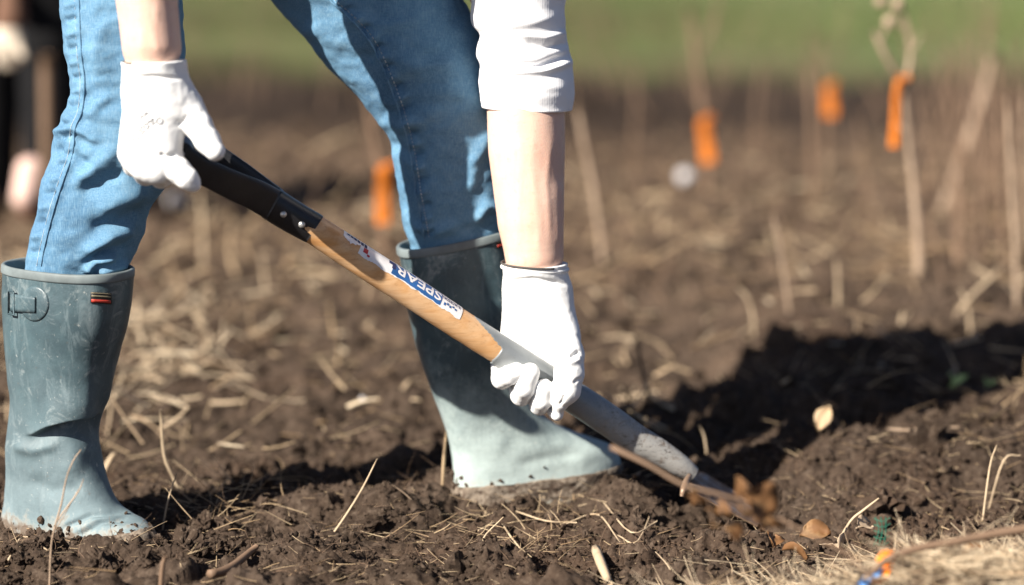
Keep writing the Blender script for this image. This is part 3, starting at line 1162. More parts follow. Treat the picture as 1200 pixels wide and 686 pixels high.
K5 = .012
bf.chain([SH_A, (SH_A + EL_A) / 2, EL_A], [.056, .048, .042], .03)
bf.chain([SH_B, (SH_B + EL_B) / 2, EL_B], [.056, .050, .046], .03)
bf.chain([EL_A, P(174, -60, -.288), P(172, 0, -.294), P(178, 55, -.299), WR_A, P(182, 120, -.300)], [.042, .043, .0390, .0375, .031, .012], .0005)
bf.chain([EL_B, P(616, 122, -.008), P(617, 175, -.018), P(622, 260, -.034), P(626, 298, -.040), WR_B, P(626, 340, -.036)],
         [.046, .0550, .0540, .0465, .0415, .030, .008], .0005)
bf.cone(P(646, 225, -.046), P(649, 278, -.056), .010, .006, .016)     # tendon along the inner wrist
bf.cone(P(634, 235, -.054), P(634, 278, -.064), .009, .005, .016)
bf.chain(leg_bones([HIP + np.array([0, -.060, -.01]), P(148, -118, -.086), P(146, -20, -.098), P(150, 110, -.108), P(115, 235, -.101)], nrows),
         [.070, .060, .054, .048, .036, .026, .026, .024, .022, .018], .01)
bf.chain(leg_bones([HIP + np.array([0, .065, -.01]), P(338, -116, .072), P(430, 10, .075), P(525, 130, .078), P(530, 220, .082)], frows),
         [.070, .064, .058, .050, .036, .026, .026, .024, .022, .018], .01)
bv, bfc = relax(*bf.mesh(), 7)
bn = vnormals(bv, bfc)
bv = bv + bn * (0.0004 * vn3(bv * 60, 91) + 0.0009 * vn3(bv * 22, 92))[:, None]
VEINS = [([(604, 135), (612, 190), (606, 250), (612, 300)], 2.6, .0011), ([(628, 140), (622, 200), (632, 262), (630, 300)], 2.4, .0009),
         ([(646, 160), (640, 215), (646, 290)], 3, .0014), ([(160, 0), (168, 30), (164, 66)], 2.6, .0011), ([(186, 0), (180, 36), (188, 70)], 2.6, .0011),
         ([(590, 296), (620, 299), (650, 297)], 2.0, -.0012), ([(592, 303), (622, 306), (655, 304)], 2.0, -.0010), ([(146, 62), (175, 64), (208, 62)], 2.0, -.0010)]
person = obj('person', (bv + bn * fold(bv, bn, VEINS)[:, None] * .6, bfc), M['skin'])
tag(person, 'person in blue jeans and grey rubber boots bending over to dig with a shovel', 'person')

jeans = obj('jeans', [g_near, g_far, g_pelvis], M['denim'], person)
tag(jeans, 'faded blue denim jeans tucked into the boots')


def bvh(geo):
    v, f = geo
    return BVHTree.FromPolygons([tuple(p) for p in v], [tuple(q) for q in f])


def stick_to(tree, pts, off):
    out = []
    for px, py in pts:
        d = Vector(ray(px, py)).normalized()
        h = tree.ray_cast(Vector(CAM), d, 20)
        if h[0] is not None:
            out.append(np.array(h[0]) + np.array(h[1] if h[1].dot(d) < 0 else -h[1]) * off)
    return out


t_near, t_far = bvh(g_near), bvh(g_far)
line = catmull([(92, -12), (95, 60), (99, 95), (96, 130), (88, 150), (85, 180), (73, 215), (62, 250), (52, 290), (48, 312)], 60)
q = stick_to(t_near, line, .0002)
obj('seam', tube(q, .0013, 6, len(q) * 2), M['denim'], jeans)
q2 = stick_to(t_near, line + np.array([-5.0, 0]), .0001)
obj('seam', tube(q2, .0005, 5, len(q2) * 2), M['thread'], jeans)
line = catmull([(372, -14), (430, 45), (460, 110), (478, 170), (488, 230), (497, 280)], 60)
q = stick_to(t_far, line, .0008)
obj('seam', tube(q, .0022, 6, len(q) * 2), M['denim'], jeans)
# stitches beside the far seam: short raised threads
sq = stick_to(t_far, catmull([(384, -8), (436, 43), (466, 108), (484, 169), (494, 229), (503, 278)], 140), .0006)
obj('stitch_row', join([tube([sq[i], (sq[i] + sq[i + 1]) / 2, sq[i + 1]], .0010, 4, 3) for i in range(0, len(sq) - 1, 2)]), M['thread'], jeans)

# shirt: torso and arms with rolled sleeves
sf = Field((-0.70, -0.52, 0.60), (0.22, 0.36, 1.46), 0.008)
sf.cone(P(232, -258, -.01), MID, .145, .14, .04)
sf.cone(MID, CHEST, .145, .15, .05)
sf.cone(SH_A, SH_B, .082, .082, .06)
sf.chain([SH_A, (SH_A + EL_A) / 2, EL_A + (SH_A - EL_A) * .12], [.074, .062, .057], .03)
sf.chain([SH_B, (SH_B + EL_B) / 2 + np.array([0, 0, .08])], [.074, .062], .03)
sv, sfc = sf.mesh()
sn = vnormals(sv, sfc)
sv = sv + sn * (0.012 * vn3(sv * 16, 95) + 0.005 * vn3(sv * 40, 96))[:, None]
shirt = obj('shirt', (sv, sfc), M['shirt'], person)
tag(shirt, 'white knit long sleeved shirt with pushed up sleeves')
slv = [((520, -120), (622, -138), .064, .045), ((545, -60), (655, -66), .064, .02), ((552, -20), (667, -22), .063, .008), ((551, 10), (663, 8), .063, .004),
       ((553, 30), (663, 24), .062, .003), ((561, 42), (665, 42), .0600, .002), ((558, 62), (668, 60), .062, .001), ((562, 80), (669, 74), .0595, .000),
       ((561, 98), (672, 96), .062, -.002), ((564, 115), (673, 114), .0615, -.004), ((565.5, 124.5), (671, 128), .0605, -.005)]
rows = []
for (xl, yl), (xr, yr), bb, Y in slv:
    L_, R_ = P(xl, yl, Y), P(xr, yr, Y)
    rows.append(np.concatenate([(L_ + R_) / 2, (R_ - L_) / 2, [0, -bb, 0]]))


def sleeve_disp(v, th):
    n = normals_of(v)
    d = fold(v, n, [([(556, 78), (590, 76), (630, 78), (672, 62)], 4, -.0055), ([(560, 84), (600, 86), (640, 83), (676, 70)], 4, .0045), ([(560, 50), (590, 56), (620, 54)], 4, .003),
                    ([(610, 50), (640, 56), (672, 50)], 4, -.004), ([(600, 40), (640, 44), (668, 38)], 4, .003), ([(566, 20), (600, 30), (650, 22)], 6, .003),
                    ([(570, 98), (610, 100), (672, 104)], 5, .0015)])
    return v + n * (d + 0.004 * vn3(v * np.array([12, 12, 50]), 97) + .0012 * vn3(v * np.array([60, 60, 120]), 98))[..., None]


kk = loft(rows, 150, 96, 2.0, (False, False), sleeve_disp)
# fold the hem inside so the sleeve has thickness
hv = kk[0].reshape(150, 96, 3)
cen = hv[-1].mean(0)
ring = [hv[-1] + (cen - hv[-1]) * f_ + np.array([0, 0, dz]) for f_, dz in ((.012, -.0016), (.035, -.0016), (.05, .001), (.06, .03))]
hv = np.concatenate([hv, np.stack(ring)])
hf = grid_faces(len(hv), 96)
obj('rolled_sleeve', (hv, hf if kk[1][0][0] == 0 and kk[1][0][1] == 1 else hf[:, ::-1]), M['shirt'], shirt)

hf_ = Field(HEAD - .16, HEAD + .16, .006)
hf_.ell(HEAD + np.array([-.012, 0, .012]), (.092, .083, .105), .01)
hf_.cut(HEAD + np.array([.045, 0, -.01]), (1, 0, -.25))
obj('hair', hf_.mesh(), M['hair'], person)


# boots ---------------------------------------------------------------
def boot(rows, material, n_sole, lines, seed, creases=()):
    def disp(v, th):
        nn = normals_of(v)
        px, py = to_px(v)
        dd = 0
        for cx, cy, A_, wu, wd, x0, x1 in creases:
            s_ = py - np.interp(px, cx, cy)
            mk = sstep(x0 - 22, x0 + 18, px) * (1 - sstep(x1 - 6, x1 + 14, px)) * np.clip(-nn[..., 1] * 3 + .8, 0, 1)
            dd = dd - A_ * np.tanh(s_ / 1.6) * np.where(s_ < 0, np.exp(s_ / wu), np.exp(-s_ / wd)) * mk
        dd = dd + fold(v, nn, lines) + 0.0035 * vn3(v * 16, seed) + 0.0012 * vn3(v * 50, seed + 1)
        return v + nn * dd[..., None]
    root = obj('boot', loft(rows, 320, 96, 2.45, (False, True), disp), material, person)
    # rim: outer band and the inside of the shaft
    r0 = rows[0]
    down = rows[1, :3] - rows[0, :3]
    down /= np.linalg.norm(down)
    m0 = [np.concatenate([r0[:3] + down * s, r0[3:6] * k, r0[6:9] * k]) for s, k in
          ((.09, .90), (.012, .925), (.0005, .945), (-.0016, .965), (-.0016, 1.0), (.0005, 1.02), (.009, 1.022), (.0105, 1.018), (.0112, 1.0))]
    kk_ = np.array(m0)
    th = np.linspace(0, 2 * np.pi, 90, endpoint=False)
    e = 2 / 2.45
    cc = np.sign(np.cos(th)) * np.abs(np.cos(th)) ** e
    ss = np.sign(np.sin(th)) * np.abs(np.sin(th)) ** e
    v = kk_[:, None, :3] + cc[None, :, None] * kk_[:, None, 3:6] + ss[None, :, None] * kk_[:, None, 6:9]
    obj('rim', (v.reshape(-1, 3), grid_faces(len(kk_), 90)[:, ::-1]), M['rim'], root)
    # sole and rand: the lowest rings, a little wider
    rs = rows[n_sole:].copy()
    rs[0] = rows[n_sole - 1] * .35 + rows[n_sole] * .65
    rs = np.concatenate([rs[:1], rs])
    rs[0, 3:9] *= 0.985
    rs[1:, 3:9] *= 1.026
    g = loft(rs, 50, 110, 2.45, (True, True), lambda v, th: v + normals_of(v) * (0.0040 * vn3(v * 60, seed + 5) + .0030 * vn3(v * 150, seed + 6))[..., None])
    so_ = obj('sole', g, M['sole'], root)
    # soil caked along the welt
    c = rows[n_sole - 1]
    n_ = 420
    th = RNG.uniform(0, 2 * np.pi, n_)
    lev = np.abs(RNG.normal(0, .55, n_))
    lo_, hi_ = rows[n_sole], rows[n_sole - 3]
    mid_ = lo_[None] * (1 - np.clip(lev * .45, 0, 1))[:, None] + hi_[None] * np.clip(lev * .45, 0, 1)[:, None]
    pos = mid_[:, :3] + np.cos(th)[:, None] * mid_[:, 3:6] * 1.01 + np.sin(th)[:, None] * mid_[:, 6:9] * 1.01
    keep_ = vn3(pos * 28, seed + 9) > -0.06
    pos = pos[keep_]
    v0, f0 = I1
    k_n = len(pos)
    Rm = rot_rand(k_n)
    sc_ = RNG.lognormal(math.log(.0022), .45, k_n)[:, None] * RNG.uniform(.5, 1.4, (k_n, 3))
    vv = v0[None] * (1 + 0.9 * vn3(v0[None] * 1.7 + RNG.uniform(0, 90, (k_n, 1, 3)), 3))[..., None]
    vv = np.einsum('nij,nkj->nki', Rm, vv * sc_[:, None, :]) + pos[:, None, :]
    ff = f0[None] + (np.arange(k_n) * len(v0))[:, None, None]
    mud = obj('caked_mud', (vv.reshape(-1, 3), ff.reshape(-1, 3)), M['soil'], root, False)
    mud['kind'] = 'stuff'
    return root


near_boot = boot(nrows, M['boot_near'], 13,
                        [
                         ([(14, 522), (40, 528), (70, 520)], 7, .004), ([(110, 520), (90, 530), (80, 560)], 12, .003),
                         ([(70, 622), (105, 604), (150, 600)], 3, -.0032), ([(92, 630), (118, 612), (154, 606)], 3, -.0032), ([(84, 626), (112, 609), (150, 603)], 3, .002), ([(30, 560), (60, 575), (100, 570)], 9, -.003)], 101,
                 [((40, 60, 80, 100, 126, 160), (510, 499, 491, 487, 484, 483), .0145, 22, 20, 48, 106)])
tag(near_boot, 'grey blue rubber boot with side strap and pale dried mud on the foot')
far_boot = boot(frows, M['boot_far'], 10,
                       [([(525, 500), (560, 520), (600, 520)], 14, .002), ([(600, 545), (650, 536), (690, 530)], 8, -.0018)], 111)
tag(far_boot, 'rubber boot of the forward leg, foot covered in pale dried mud')


def boot_tree(o):
    return BVHTree.FromPolygons([tuple(v.co) for v in o.data.vertices], [tuple(p.vertices) for p in o.data.polygons])


tb = boot_tree(near_boot)


def patch(tree, poly, off, thick, nx=14, ny=8):
    """a thin pad laid on a surface: poly = four corners as seen (tl, tr, br, bl)"""
    a, b, c, d = [np.array(p, float) for p in poly]
    top, bot = [], []
    for j in range(ny):
        for i in range(nx):
            u, w = i / (nx - 1), j / (ny - 1)
            px, py = (a * (1 - u) + b * u) * (1 - w) + (d * (1 - u) + c * u) * w
            q = stick_to(tree, [(px, py)], off)
            q = q[0] if q else None
            top.append(q)
    good = [q for q in top if q is not None]
    if not good:
        return None
    top = np.array([q if q is not None else min(good, key=lambda g_: 0) for q in top])
    nrm = np.array([0, -1.0, 0.1])
    bot = top - nrm * thick
    f1 = grid_faces(ny, nx, False)
    n0 = len(top)
    f2 = f1[:, ::-1] + n0
    edge = [j * nx for j in range(ny)] + [(ny - 1) * nx + i for i in range(1, nx)] + [j * nx + nx - 1 for j in range(ny - 2, -1, -1)] + [i for i in range(nx - 2, 0, -1)]
    f3 = [(edge[k], edge[(k + 1) % len(edge)], edge[(k + 1) % len(edge)] + n0, edge[k] + n0) for k in range(len(edge))]
    return np.concatenate([top, bot]), np.concatenate([f1, f2, np.array(f3)])


def disc(tree, cx, cy, rx, ry, off, thick, n=26, cut=None):
    rows = []
    for k in range(5):
        r = (0, .5, .88, .97, 1.0)[k]
        o_ = off if k < 3 else (off - thick * .3 if k == 3 else off - thick)
        pts = [(cx + rx * r * math.cos(t), cy + ry * r * math.sin(t)) for t in np.linspace(0, 2 * np.pi, n, endpoint=False)]
        if cut is not None:
            pts = [(max(x, cut), y) for x, y in pts]
        q = stick_to(tree, pts, o_)
        if len(q) < n:
            return None
        rows.append(q)
    return np.array(rows).reshape(-1, 3), grid_faces(5, n)[:, ::-1]


g = disc(tb, 41, 356, 17, 21, .0026, .0035)
if g:
    sp_ = obj('strap_patch', g, M['boot_near'], near_boot)
g = patch(tb, ((14.5, 344), (44, 348), (44, 366), (14, 364)), .0046, .0040, 16, 6)
if g:
    obj('strap', g, M['boot_near'], near_boot)
bx, bk = (13.5, 15.5), None
pts = stick_to(tb, [(15.5, 341), (20, 341.5), (20, 368.5), (15, 367), (15.5, 341)], .0056)
if len(pts) == 5:
    pts[0] = pts[0] + np.array([-.0015, 0, 0])
    pts[3] = pts[3] + np.array([-.0015, 0, 0])
    pts[4] = pts[0]
    obj('buckle', join([tube([pts[i], pts[i + 1]], .0013, 6, 2) for i in range(4)]), M['boot_near'], near_boot)


def badge(tree, x0, y0, x1, y1, slope, parent):
    b_ = patch(tree, ((x0, y0), (x1, y0 + slope), (x1, y1 + slope), (x0, y1)), .0014, .002, 6, 4)
    if not b_:
        return
    o = obj('badge', b_, M['badge'], parent)
    h = y1 - y0
    for (a, b2, mm) in ((.64, .90, 'badge_red'), (.04, .13, 'badge_line'), (.28, .42, 'badge_line')):
        g_ = patch(tree, ((x0 + 1, y0 + h * a), (x1 - 1, y0 + h * a + slope), (x1 - 1, y0 + h * b2 + slope), (x0 + 1, y0 + h * b2)), .0019, .001, 6, 3)
        if g_:
            obj('badge_stripe', g_, M[mm], o)


badge(tb, 106, 342, 130, 355, 1.5, near_boot)
badge(boot_tree(far_boot), 581, 280, 591, 291, -1.5, far_boot)

# gloves --------------------------------------------------------------
R_ = lambda r: r * M_PX


def pts_(lst):
    return [P(*q) for q in lst]


A0 = -.300
ga = Field(P(120, 240, A0 + .13) - np.array([0, .22, .0]) - .02, P(275, 50, A0) + np.array([.02, .12, .03]), 0.0013)
ga.cone(P(180, 64, A0), P(181, 110, A0), R_(33.5), R_(25), .012)
ga.cone(P(172, 70, A0), P(171, 105, A0), R_(26), R_(25), .012)
ga.cone(P(188, 70, A0), P(189, 105, A0), R_(27), R_(26), .012)
for a_, b_, ra, rb in (((168, 108, A0), (155, 180, A0 - .004), 20, 16), ((176, 108, A0 - .004), (167, 194, A0 - .010), 20, 16),
                       ((188, 108, A0 - .004), (184, 200, A0 - .012), 20, 16), ((197, 108, A0), (197, 186, A0 - .010), 20, 15)):
    ga.cone(P(*a_), P(*b_), R_(ra), R_(rb), .014)
ga.cone(P(196, 105, A0), P(222, 132, A0 - .004), R_(22), R_(15.5), .02)
ga.chain(pts_([(220, 124, A0), (233, 148, A0 - .012), (243, 165, A0 - .02), (252, 177, A0 - .028)]), [R_(17), R_(14.5), R_(13.5), R_(11)], .006)
ga.cone(P(208, 118, A0), P(202, 140, A0), R_(17), R_(12), .016)
k_ = .0015
ga.chain(pts_([(196, 188, A0 - .008), (209, 200, A0 - .016), (219, 209, A0 - .020), (225, 215, A0 - .018)]), [R_(15), R_(13.5), R_(12), R_(9.8)], .005)
ga.chain(pts_([(184, 200, A0 - .012), (188, 207, A0 + .022), (204, 200, A0 + .055), (214, 186, A0 + .065)]), [R_(15.5), R_(13), R_(12.5), R_(11)], k_)
ga.chain(pts_([(167, 194, A0 - .010), (171, 204, A0 + .026), (188, 198, A0 + .062), (204, 186, A0 + .07)]), [R_(15.5), R_(13), R_(12.5), R_(11)], k_)
ga.chain(pts_([(155, 180, A0 - .004), (157, 194, A0 + .024), (170, 192, A0 + .058), (186, 184, A0 + .066)]), [R_(15.5), R_(12.5), R_(11.5), R_(10)], k_)
ga.cut(P(180, 71.5, A0), np.array([-.03, 0, 1.0]))
va, fa = ga.mesh()


def knit(v, f, lines, seed):
    n = vnormals(v, f)
    d = fold(v, n, lines) * 1.5
    d = d + 0.0006 * vn3(v * 70, seed) + 0.0006 * vn3(v * 150, seed + 1)
    return v + n * d[:, None]


va = knit(va, fa, [([(146, 92), (180, 90), (215, 93)], 2.5, -.0016), ([(186, 180), (196, 184), (208, 180)], 2.5, -.002), ([(206, 148), (216, 142), (222, 134)], 3, -.0015),
                   ([(160, 178), (166, 190), (176, 200)], 2.5, -.0015), ([(236, 150), (240, 156), (246, 152)], 2, -.001), ([(205, 195), (212, 199), (216, 207)], 2, -.0012)], 121)
gl_a = obj('glove', (va, fa), M['glove'], person)
tag(gl_a, 'white knit glove with faint grey print holding the black grip')


def band(pl, y_rows, b, Y, r, mat_, parent, dark_arc=None):
    """hem of a glove cuff"""
    (xl, yl), (xr, yr) = pl
    L_, Rr = P(xl, yl, Y), P(xr, yr, Y)
    c, a_ = (L_ + Rr) / 2, (Rr - L_) / 2
    th = np.linspace(0, 2 * np.pi, 49) if dark_arc is None else np.linspace(*dark_arc, 30)
    q = [c + a_ * math.cos(t) + np.array([0, -b, 0]) * math.sin(t) for t in th]
    return obj('cuff_band' if dark_arc is None else 'cuff_edge', tube(q, r, 8, len(q)), mat_, parent)


band(((145.5, 77), (215, 77)), None, .034, A0, .0034, M['glove'], gl_a)
band(((144, 73), (215.5, 72.5)), None, .0385, A0, .0015, M['hem'], gl_a, (math.radians(125), math.radians(215)))

B0 = -.040
gb = Field(P(560, 510, B0) - np.array([0, .10, 0]), P(705, 300, B0) + np.array([0, .09, 0]), 0.0013)
gb.cone(P(626.5, 298, B0 - .003), P(627, 352, B0), R_(36.5), R_(24), .012)
gb.cone(P(613, 306, B0 - .004), P(614, 345, B0 - .002), R_(25), R_(22), .012)
gb.cone(P(640, 306, B0 - .004), P(643, 345, B0 - .002), R_(25), R_(23), .012)
for a_, b_, ra, rb in (((608, 340, B0), (601, 396, B0 + .004), 18, 15), ((620, 340, B0), (616, 404, B0 + .006), 18, 15),
                       ((634, 340, B0), (632, 412, B0 + .006), 18, 15), ((648, 340, B0), (650, 420, B0 + .004), 19, 15)):
    gb.cone(P(*a_), P(*b_), R_(ra), R_(rb), .014)
gb.cone(P(648, 345, B0 - .004), P(661, 395, B0 - .026), R_(20), R_(18), .016)
S0 = -.071
for ch, rr in (([(601, 396, B0 + .004), (588, 424, B0 + .012), (588, 444, S0 - .012), (597, 440, S0 - .030), (605, 436, S0 - .030)], (15, 13, 13, 12.5, 11.5)),
               ([(616, 404, B0 + .006), (606, 442, B0 + .012), (611, 463, S0 - .012), (615, 455, S0 - .030), (621, 437, S0 - .032)], (15, 13, 13.5, 13, 12)),
               ([(632, 412, B0 + .006), (628, 456, B0 + .012), (632, 475, S0 - .010), (635, 470, S0 - .026), (638, 455, S0 - .030)], (15, 13, 12.5, 12, 11)),
               ([(650, 420, B0 + .004), (648, 462, B0 + .012), (651, 482, S0 - .008), (653, 486, S0 - .024), (655, 474, S0 - .026)], (14, 12, 10, 7.5, 7))):
    gb.chain(pts_(ch), [R_(x * .97) for x in rr], .0012)
gb.chain(pts_([(659, 388, B0 - .022), (666, 415, S0 - .024), (667, 438, S0 - .034), (664, 458, S0 - .036), (657, 472, S0 - .032)]), [R_(19), R_(17.5), R_(16.5), R_(15), R_(9.5)], .008)
gb.cone(P(655, 372, B0), P(668, 420, B0 - .01), R_(18), R_(15), .014)
gb.cut(P(626, 309.5, B0), np.array([-.04, 0, 1.0]))
vb, fb = gb.mesh()
vb = knit(vb, fb, [([(590, 330), (626, 327), (666, 334)], 2.5, -.0014), ([(652, 412), (662, 404), (668, 400)], 2.6, -.0022), ([(668, 420), (674, 416), (680, 412)], 2.6, -.0022),
                   ([(650, 400), (658, 398), (668, 388)], 4, .0016), ([(664, 428), (672, 424), (682, 420)], 4, .0018), ([(672, 450), (676, 446), (682, 444)], 2, -.001),
                   ([(655, 476), (659, 470), (662, 462)], 2, -.001)], 131)
gl_b = obj('glove', (vb, fb), M['glove'], person)
tag(gl_b, 'white knit glove gripping the steel socket of the shovel')
band(((589, 312.5), (664.5, 316)), None, .034, B0 - .004, .0034, M['glove'], gl_b)
band(((587.5, 308), (665, 312)), None, .0385, B0 - .004, .0016, M['hem'], gl_b, (math.radians(55), math.radians(205)))

# faint print on the back of the near glove: two scribbled lines and a small ring
tg = bvh((va, fa))
ink = []
for (x0, y0, x1, y1, amp, n_) in ((151, 168, 183, 139, 2.2, 15), (149, 158, 176, 131, 1.8, 11), (160, 166, 186, 142, 1.2, 9)):
    pts = []
    for t in np.linspace(0, 1, n_ * 3):
        px = x0 + (x1 - x0) * t
        py = y0 + (y1 - y0) * t - 6 * math.sin(math.pi * t) * .6
        pts.append((px + amp * math.sin(t * n_ * 6.28) * .7, py + amp * math.cos(t * n_ * 6.28 * .5)))
    q = stick_to(tg, pts, .0005)
    seg = [q[i:i + 5] for i in range(0, len(q) - 4, 6)]
    ink += [tube(s_, .00062, 4, len(s_)) for s_ in seg if len(s_) > 2]
q = stick_to(tg, [(187 + 3.6 * math.cos(t), 142 + 3.6 * math.sin(t)) for t in np.linspace(0, 6.28, 16)], .0003)
if len(q) > 6:
    ink.append(tube(q, .0006, 4, len(q)))
obj('glove_print', ink, M['ink'], gl_a)

# ------------------------------------------------------------------ shovel
def Ysh(px):
    return -.232 + (px - 215) * (.272 / 675.0)


def C(px, py, dy=0.0):
    return P(px, py, Ysh(px) + dy)


shovel = empty('shovel', C(890, 600))
shovel.location = (0, 0, 0)
tag(shovel, 'long wooden shovel with black D grip and grey steel socket, blade in the soil', 'shovel')


def rod(cl, rads, nv, nu, caps=(True, True), noise_=0.0):
    c = np.array(cl)
    rows = []
    t = np.gradient(c, axis=0)
    for i in range(len(c)):
        T = t[i] / np.linalg.norm(t[i])
        a = np.cross(T, [0, 1, 0])
        a /= np.linalg.norm(a)
        b = np.cross(T, a)
        rows.append(np.concatenate([c[i], a * rads[i], b * rads[i]]))
    return loft(rows, nv, nu, 2.0, caps, (lambda v, th: v + normals_of(v) * (noise_ * vn3(v * 60, 141))[..., None]) if noise_ else None)


WOOD = [C(330, 248), C(367, 268.5), C(400, 290), C(440, 316), C(478, 340), C(520, 368), C(560, 394), C(600, 420)]
WR = [R_(16.5), R_(17.2), R_(17.6), R_(18), R_(18.2), R_(18), R_(17.6), R_(17)]
obj('wooden_shaft', rod(WOOD, WR, 80, 48, (True, True), .0006), M['wood'], shovel)

# label wrapped on the wood
WC = catmull(np.concatenate([np.array(WOOD), np.array(WR)[:, None]], 1), 400)
seglen = np.concatenate([[0], np.cumsum(np.linalg.norm(np.diff(WC[:, :3], axis=0), axis=1))])
wpx = np.array([to_px(c)[0] for c in WC[:, :3]])


def u_at(px):
    return float(np.interp(px, wpx, seglen))


def on_shaft(u, phi, off):
    u = np.asarray(u, float)
    c = np.stack([np.interp(u, seglen, WC[:, i]) for i in range(3)], -1)
    r = np.interp(u, seglen, WC[:, 3]) + off
    T = np.stack([np.interp(u + .002, seglen, WC[:, i]) - np.interp(u - .002, seglen, WC[:, i]) for i in range(3)], -1)
    T /= np.linalg.norm(T, axis=-1, keepdims=True)
    front = np.array([0, -1.0, 0]) - T * (T @ np.array([0, -1.0, 0]))[..., None]
    front /= np.linalg.norm(front, axis=-1, keepdims=True)
    up = np.cross(T, front)
    up = np.where(up[..., 2:3] < 0, -up, up)
    phi = np.asarray(phi)[..., None]
    return c + r[..., None] * (np.cos(phi) * front + np.sin(phi) * up)


def wrap(u0, u1, p0, p1, off, nu_=60, np_=14, rag=0.0, seed=0):
    U, V_ = np.meshgrid(np.linspace(u0, u1, nu_), np.linspace(0, 1, np_))
    lo = p0 + rag * (vn2(U * 120, U * 0 + seed, 5) + .6 * vn2(U * 400, U * 0 + seed, 6))
    ph = lo + (p1 - lo) * V_
    v = on_shaft(U, ph, off)
    return v.reshape(-1, 3), grid_faces(np_, nu_, False)


D = math.radians
sticker = obj('label', wrap(u_at(412), u_at(531), D(24), D(112), .00035, 80, 18, .10), M['sticker'], shovel)
tag(sticker, 'worn white paper label with blue band and upside down lettering')
obj('label_band', wrap(u_at(450), u_at(507), D(28), D(84), .00062, 50, 12, .06, 3), M['print_blue'], sticker)


def text_geo(body, size):
    cu = bpy.data.curves.new('lettering', 'FONT')
    cu.body = body
    cu.size = size
    cu.align_x = 'LEFT'
    cu.resolution_u = 3
    cu.offset = size * 0.02
    o = bpy.data.objects.new('lettering', cu)
    COL.objects.link(o)
    bpy.context.view_layer.update()
    me = bpy.data.meshes.new_from_object(o.evaluated_get(bpy.context.evaluated_depsgraph_get()))
    import bmesh
    bm = bmesh.new()
    bm.from_mesh(me)
    bmesh.ops.triangulate(bm, faces=bm.faces)
    bmesh.ops.subdivide_edges(bm, edges=bm.edges, cuts=1)
    bmesh.ops.triangulate(bm, faces=bm.faces)
    v = np.array([tuple(x.co) for x in bm.verts])
    bm.verts.index_update()
    f = np.array([[x.index for x in fc.verts] for fc in bm.faces])
    bm.free()
    bpy.data.objects.remove(o)
    bpy.data.curves.remove(cu)
    bpy.data.meshes.remove(me)
    return v, f


def letter(body, px_start, px_end, phi_base, height_phi, mat_, off=.0009):
    """text running from px_start back to px_end (towards the grip), upside down as on the tool"""
    v, f = text_geo(body, 1.0)
    w = v[:, 0].max() - v[:, 0].min()
    hgt = v[:, 1].max() - v[:, 1].min()
    u0, u1 = u_at(px_start), u_at(px_end)
    uu = u0 + (v[:, 0] - v[:, 0].min()) / w * (u1 - u0)
    ph = phi_base - (v[:, 1] - v[:, 1].min()) / hgt * height_phi
    return obj('lettering', (on_shaft(uu, ph, off), f), mat_, sticker)


letter('SPEAR', 506, 453, D(78), D(38), M['sticker'])
letter('& JACKSON', 528, 508, D(84), D(22), M['print_navy'], .0008)
obj('label_mark', join([wrap(u_at(449), u_at(453), D(48), D(84), .00075, 6, 6), wrap(u_at(445), u_at(449), D(64), D(84), .00075, 6, 6)]), M['print_navy'], sticker)
obj('label_mark', join([wrap(u_at(510 + 3.1 * i), u_at(512 + 3.1 * i), D(38 + (i * 7) % 11), D(50 + (i * 5) % 9), .00075, 3, 3) for i in range(5)]), M['print_blue'], sticker)
old = obj('label_remnant', join([wrap(u_at(392), u_at(412.5), D(52), D(112), .0004, 20, 8, .35, 8)]), M['sticker'], shovel)
obj('label_mark', join([wrap(u_at(416), u_at(421), D(40), D(60), .0007, 5, 5), wrap(u_at(421), u_at(424), D(33), D(41), .0007, 4, 4)]), M['print_red'], sticker)
obj('label_mark', join([wrap(u_at(396 + 4 * i), u_at(399 + 4 * i), D(72 - 2 * i), D(84), .0007, 4, 4) for i in range(6)]), M['print_navy'], old)

# black D grip: sleeve over the wood, two rails and the cross bar
sl = []
for px, py, hh, dd in ((369, 269, 18.0, .0210), (352, 259.5, 18.4, .0215), (335, 249.5, 18.8, .0222), (318, 238.5, 19.0, .0240)):
    c = C(px, py)
    T = C(px + 10, py + 6) - C(px, py)
    T /= np.linalg.norm(T)
    a = np.cross(T, [0, 1, 0])
    a /= np.linalg.norm(a)
    sl.append(np.concatenate([c, a * R_(hh), np.array([0, dd, 0])]))
grip = obj('d_grip', loft(sl, 30, 48, 2.3, (True, True)), M['black'], shovel)
tag(grip, 'black D shaped hand grip')


def rail(path, hh, tt):
    rows = []
    for (px, py, dy), h_, t_ in zip(path, hh, tt):
        c = P(px, py, Ysh(px) + dy)
        T = np.array([.86, 0, -.5])
        a = np.cross(T, [0, 1, 0])
        rows.append(np.concatenate([c, a * R_(h_), np.array([0, t_, 0])]))
    return loft(rows, 40, 32, 3.2, (True, True))


obj('grip_rail', rail([(322, 241, -.014), (300, 229, -.024), (278, 219.5, -.034), (255, 209, -.042), (232, 197, -.046), (212, 184, -.047)],
                      [18.5, 17.8, 16.8, 15.8, 15.4, 15.2], [.010, .0075, .0062, .006, .006, .006]), M['black'], grip)
obj('grip_rail', rail([(324, 238, .012), (304, 220, .022), (284, 203, .034), (262, 188, .044), (240, 173, .048), (220, 160, .048)],
                      [16.5, 14, 12.5, 12.5, 13, 13.5], [.010, .0075, .0062, .006, .006, .006]), M['black'], grip)
obj('grip_bar', tube([C(214, 181, -.05), C(214, 172, 0), C(220, 161, .05)], [.0145, .0155, .0145], 20, 12), M['black'], grip)


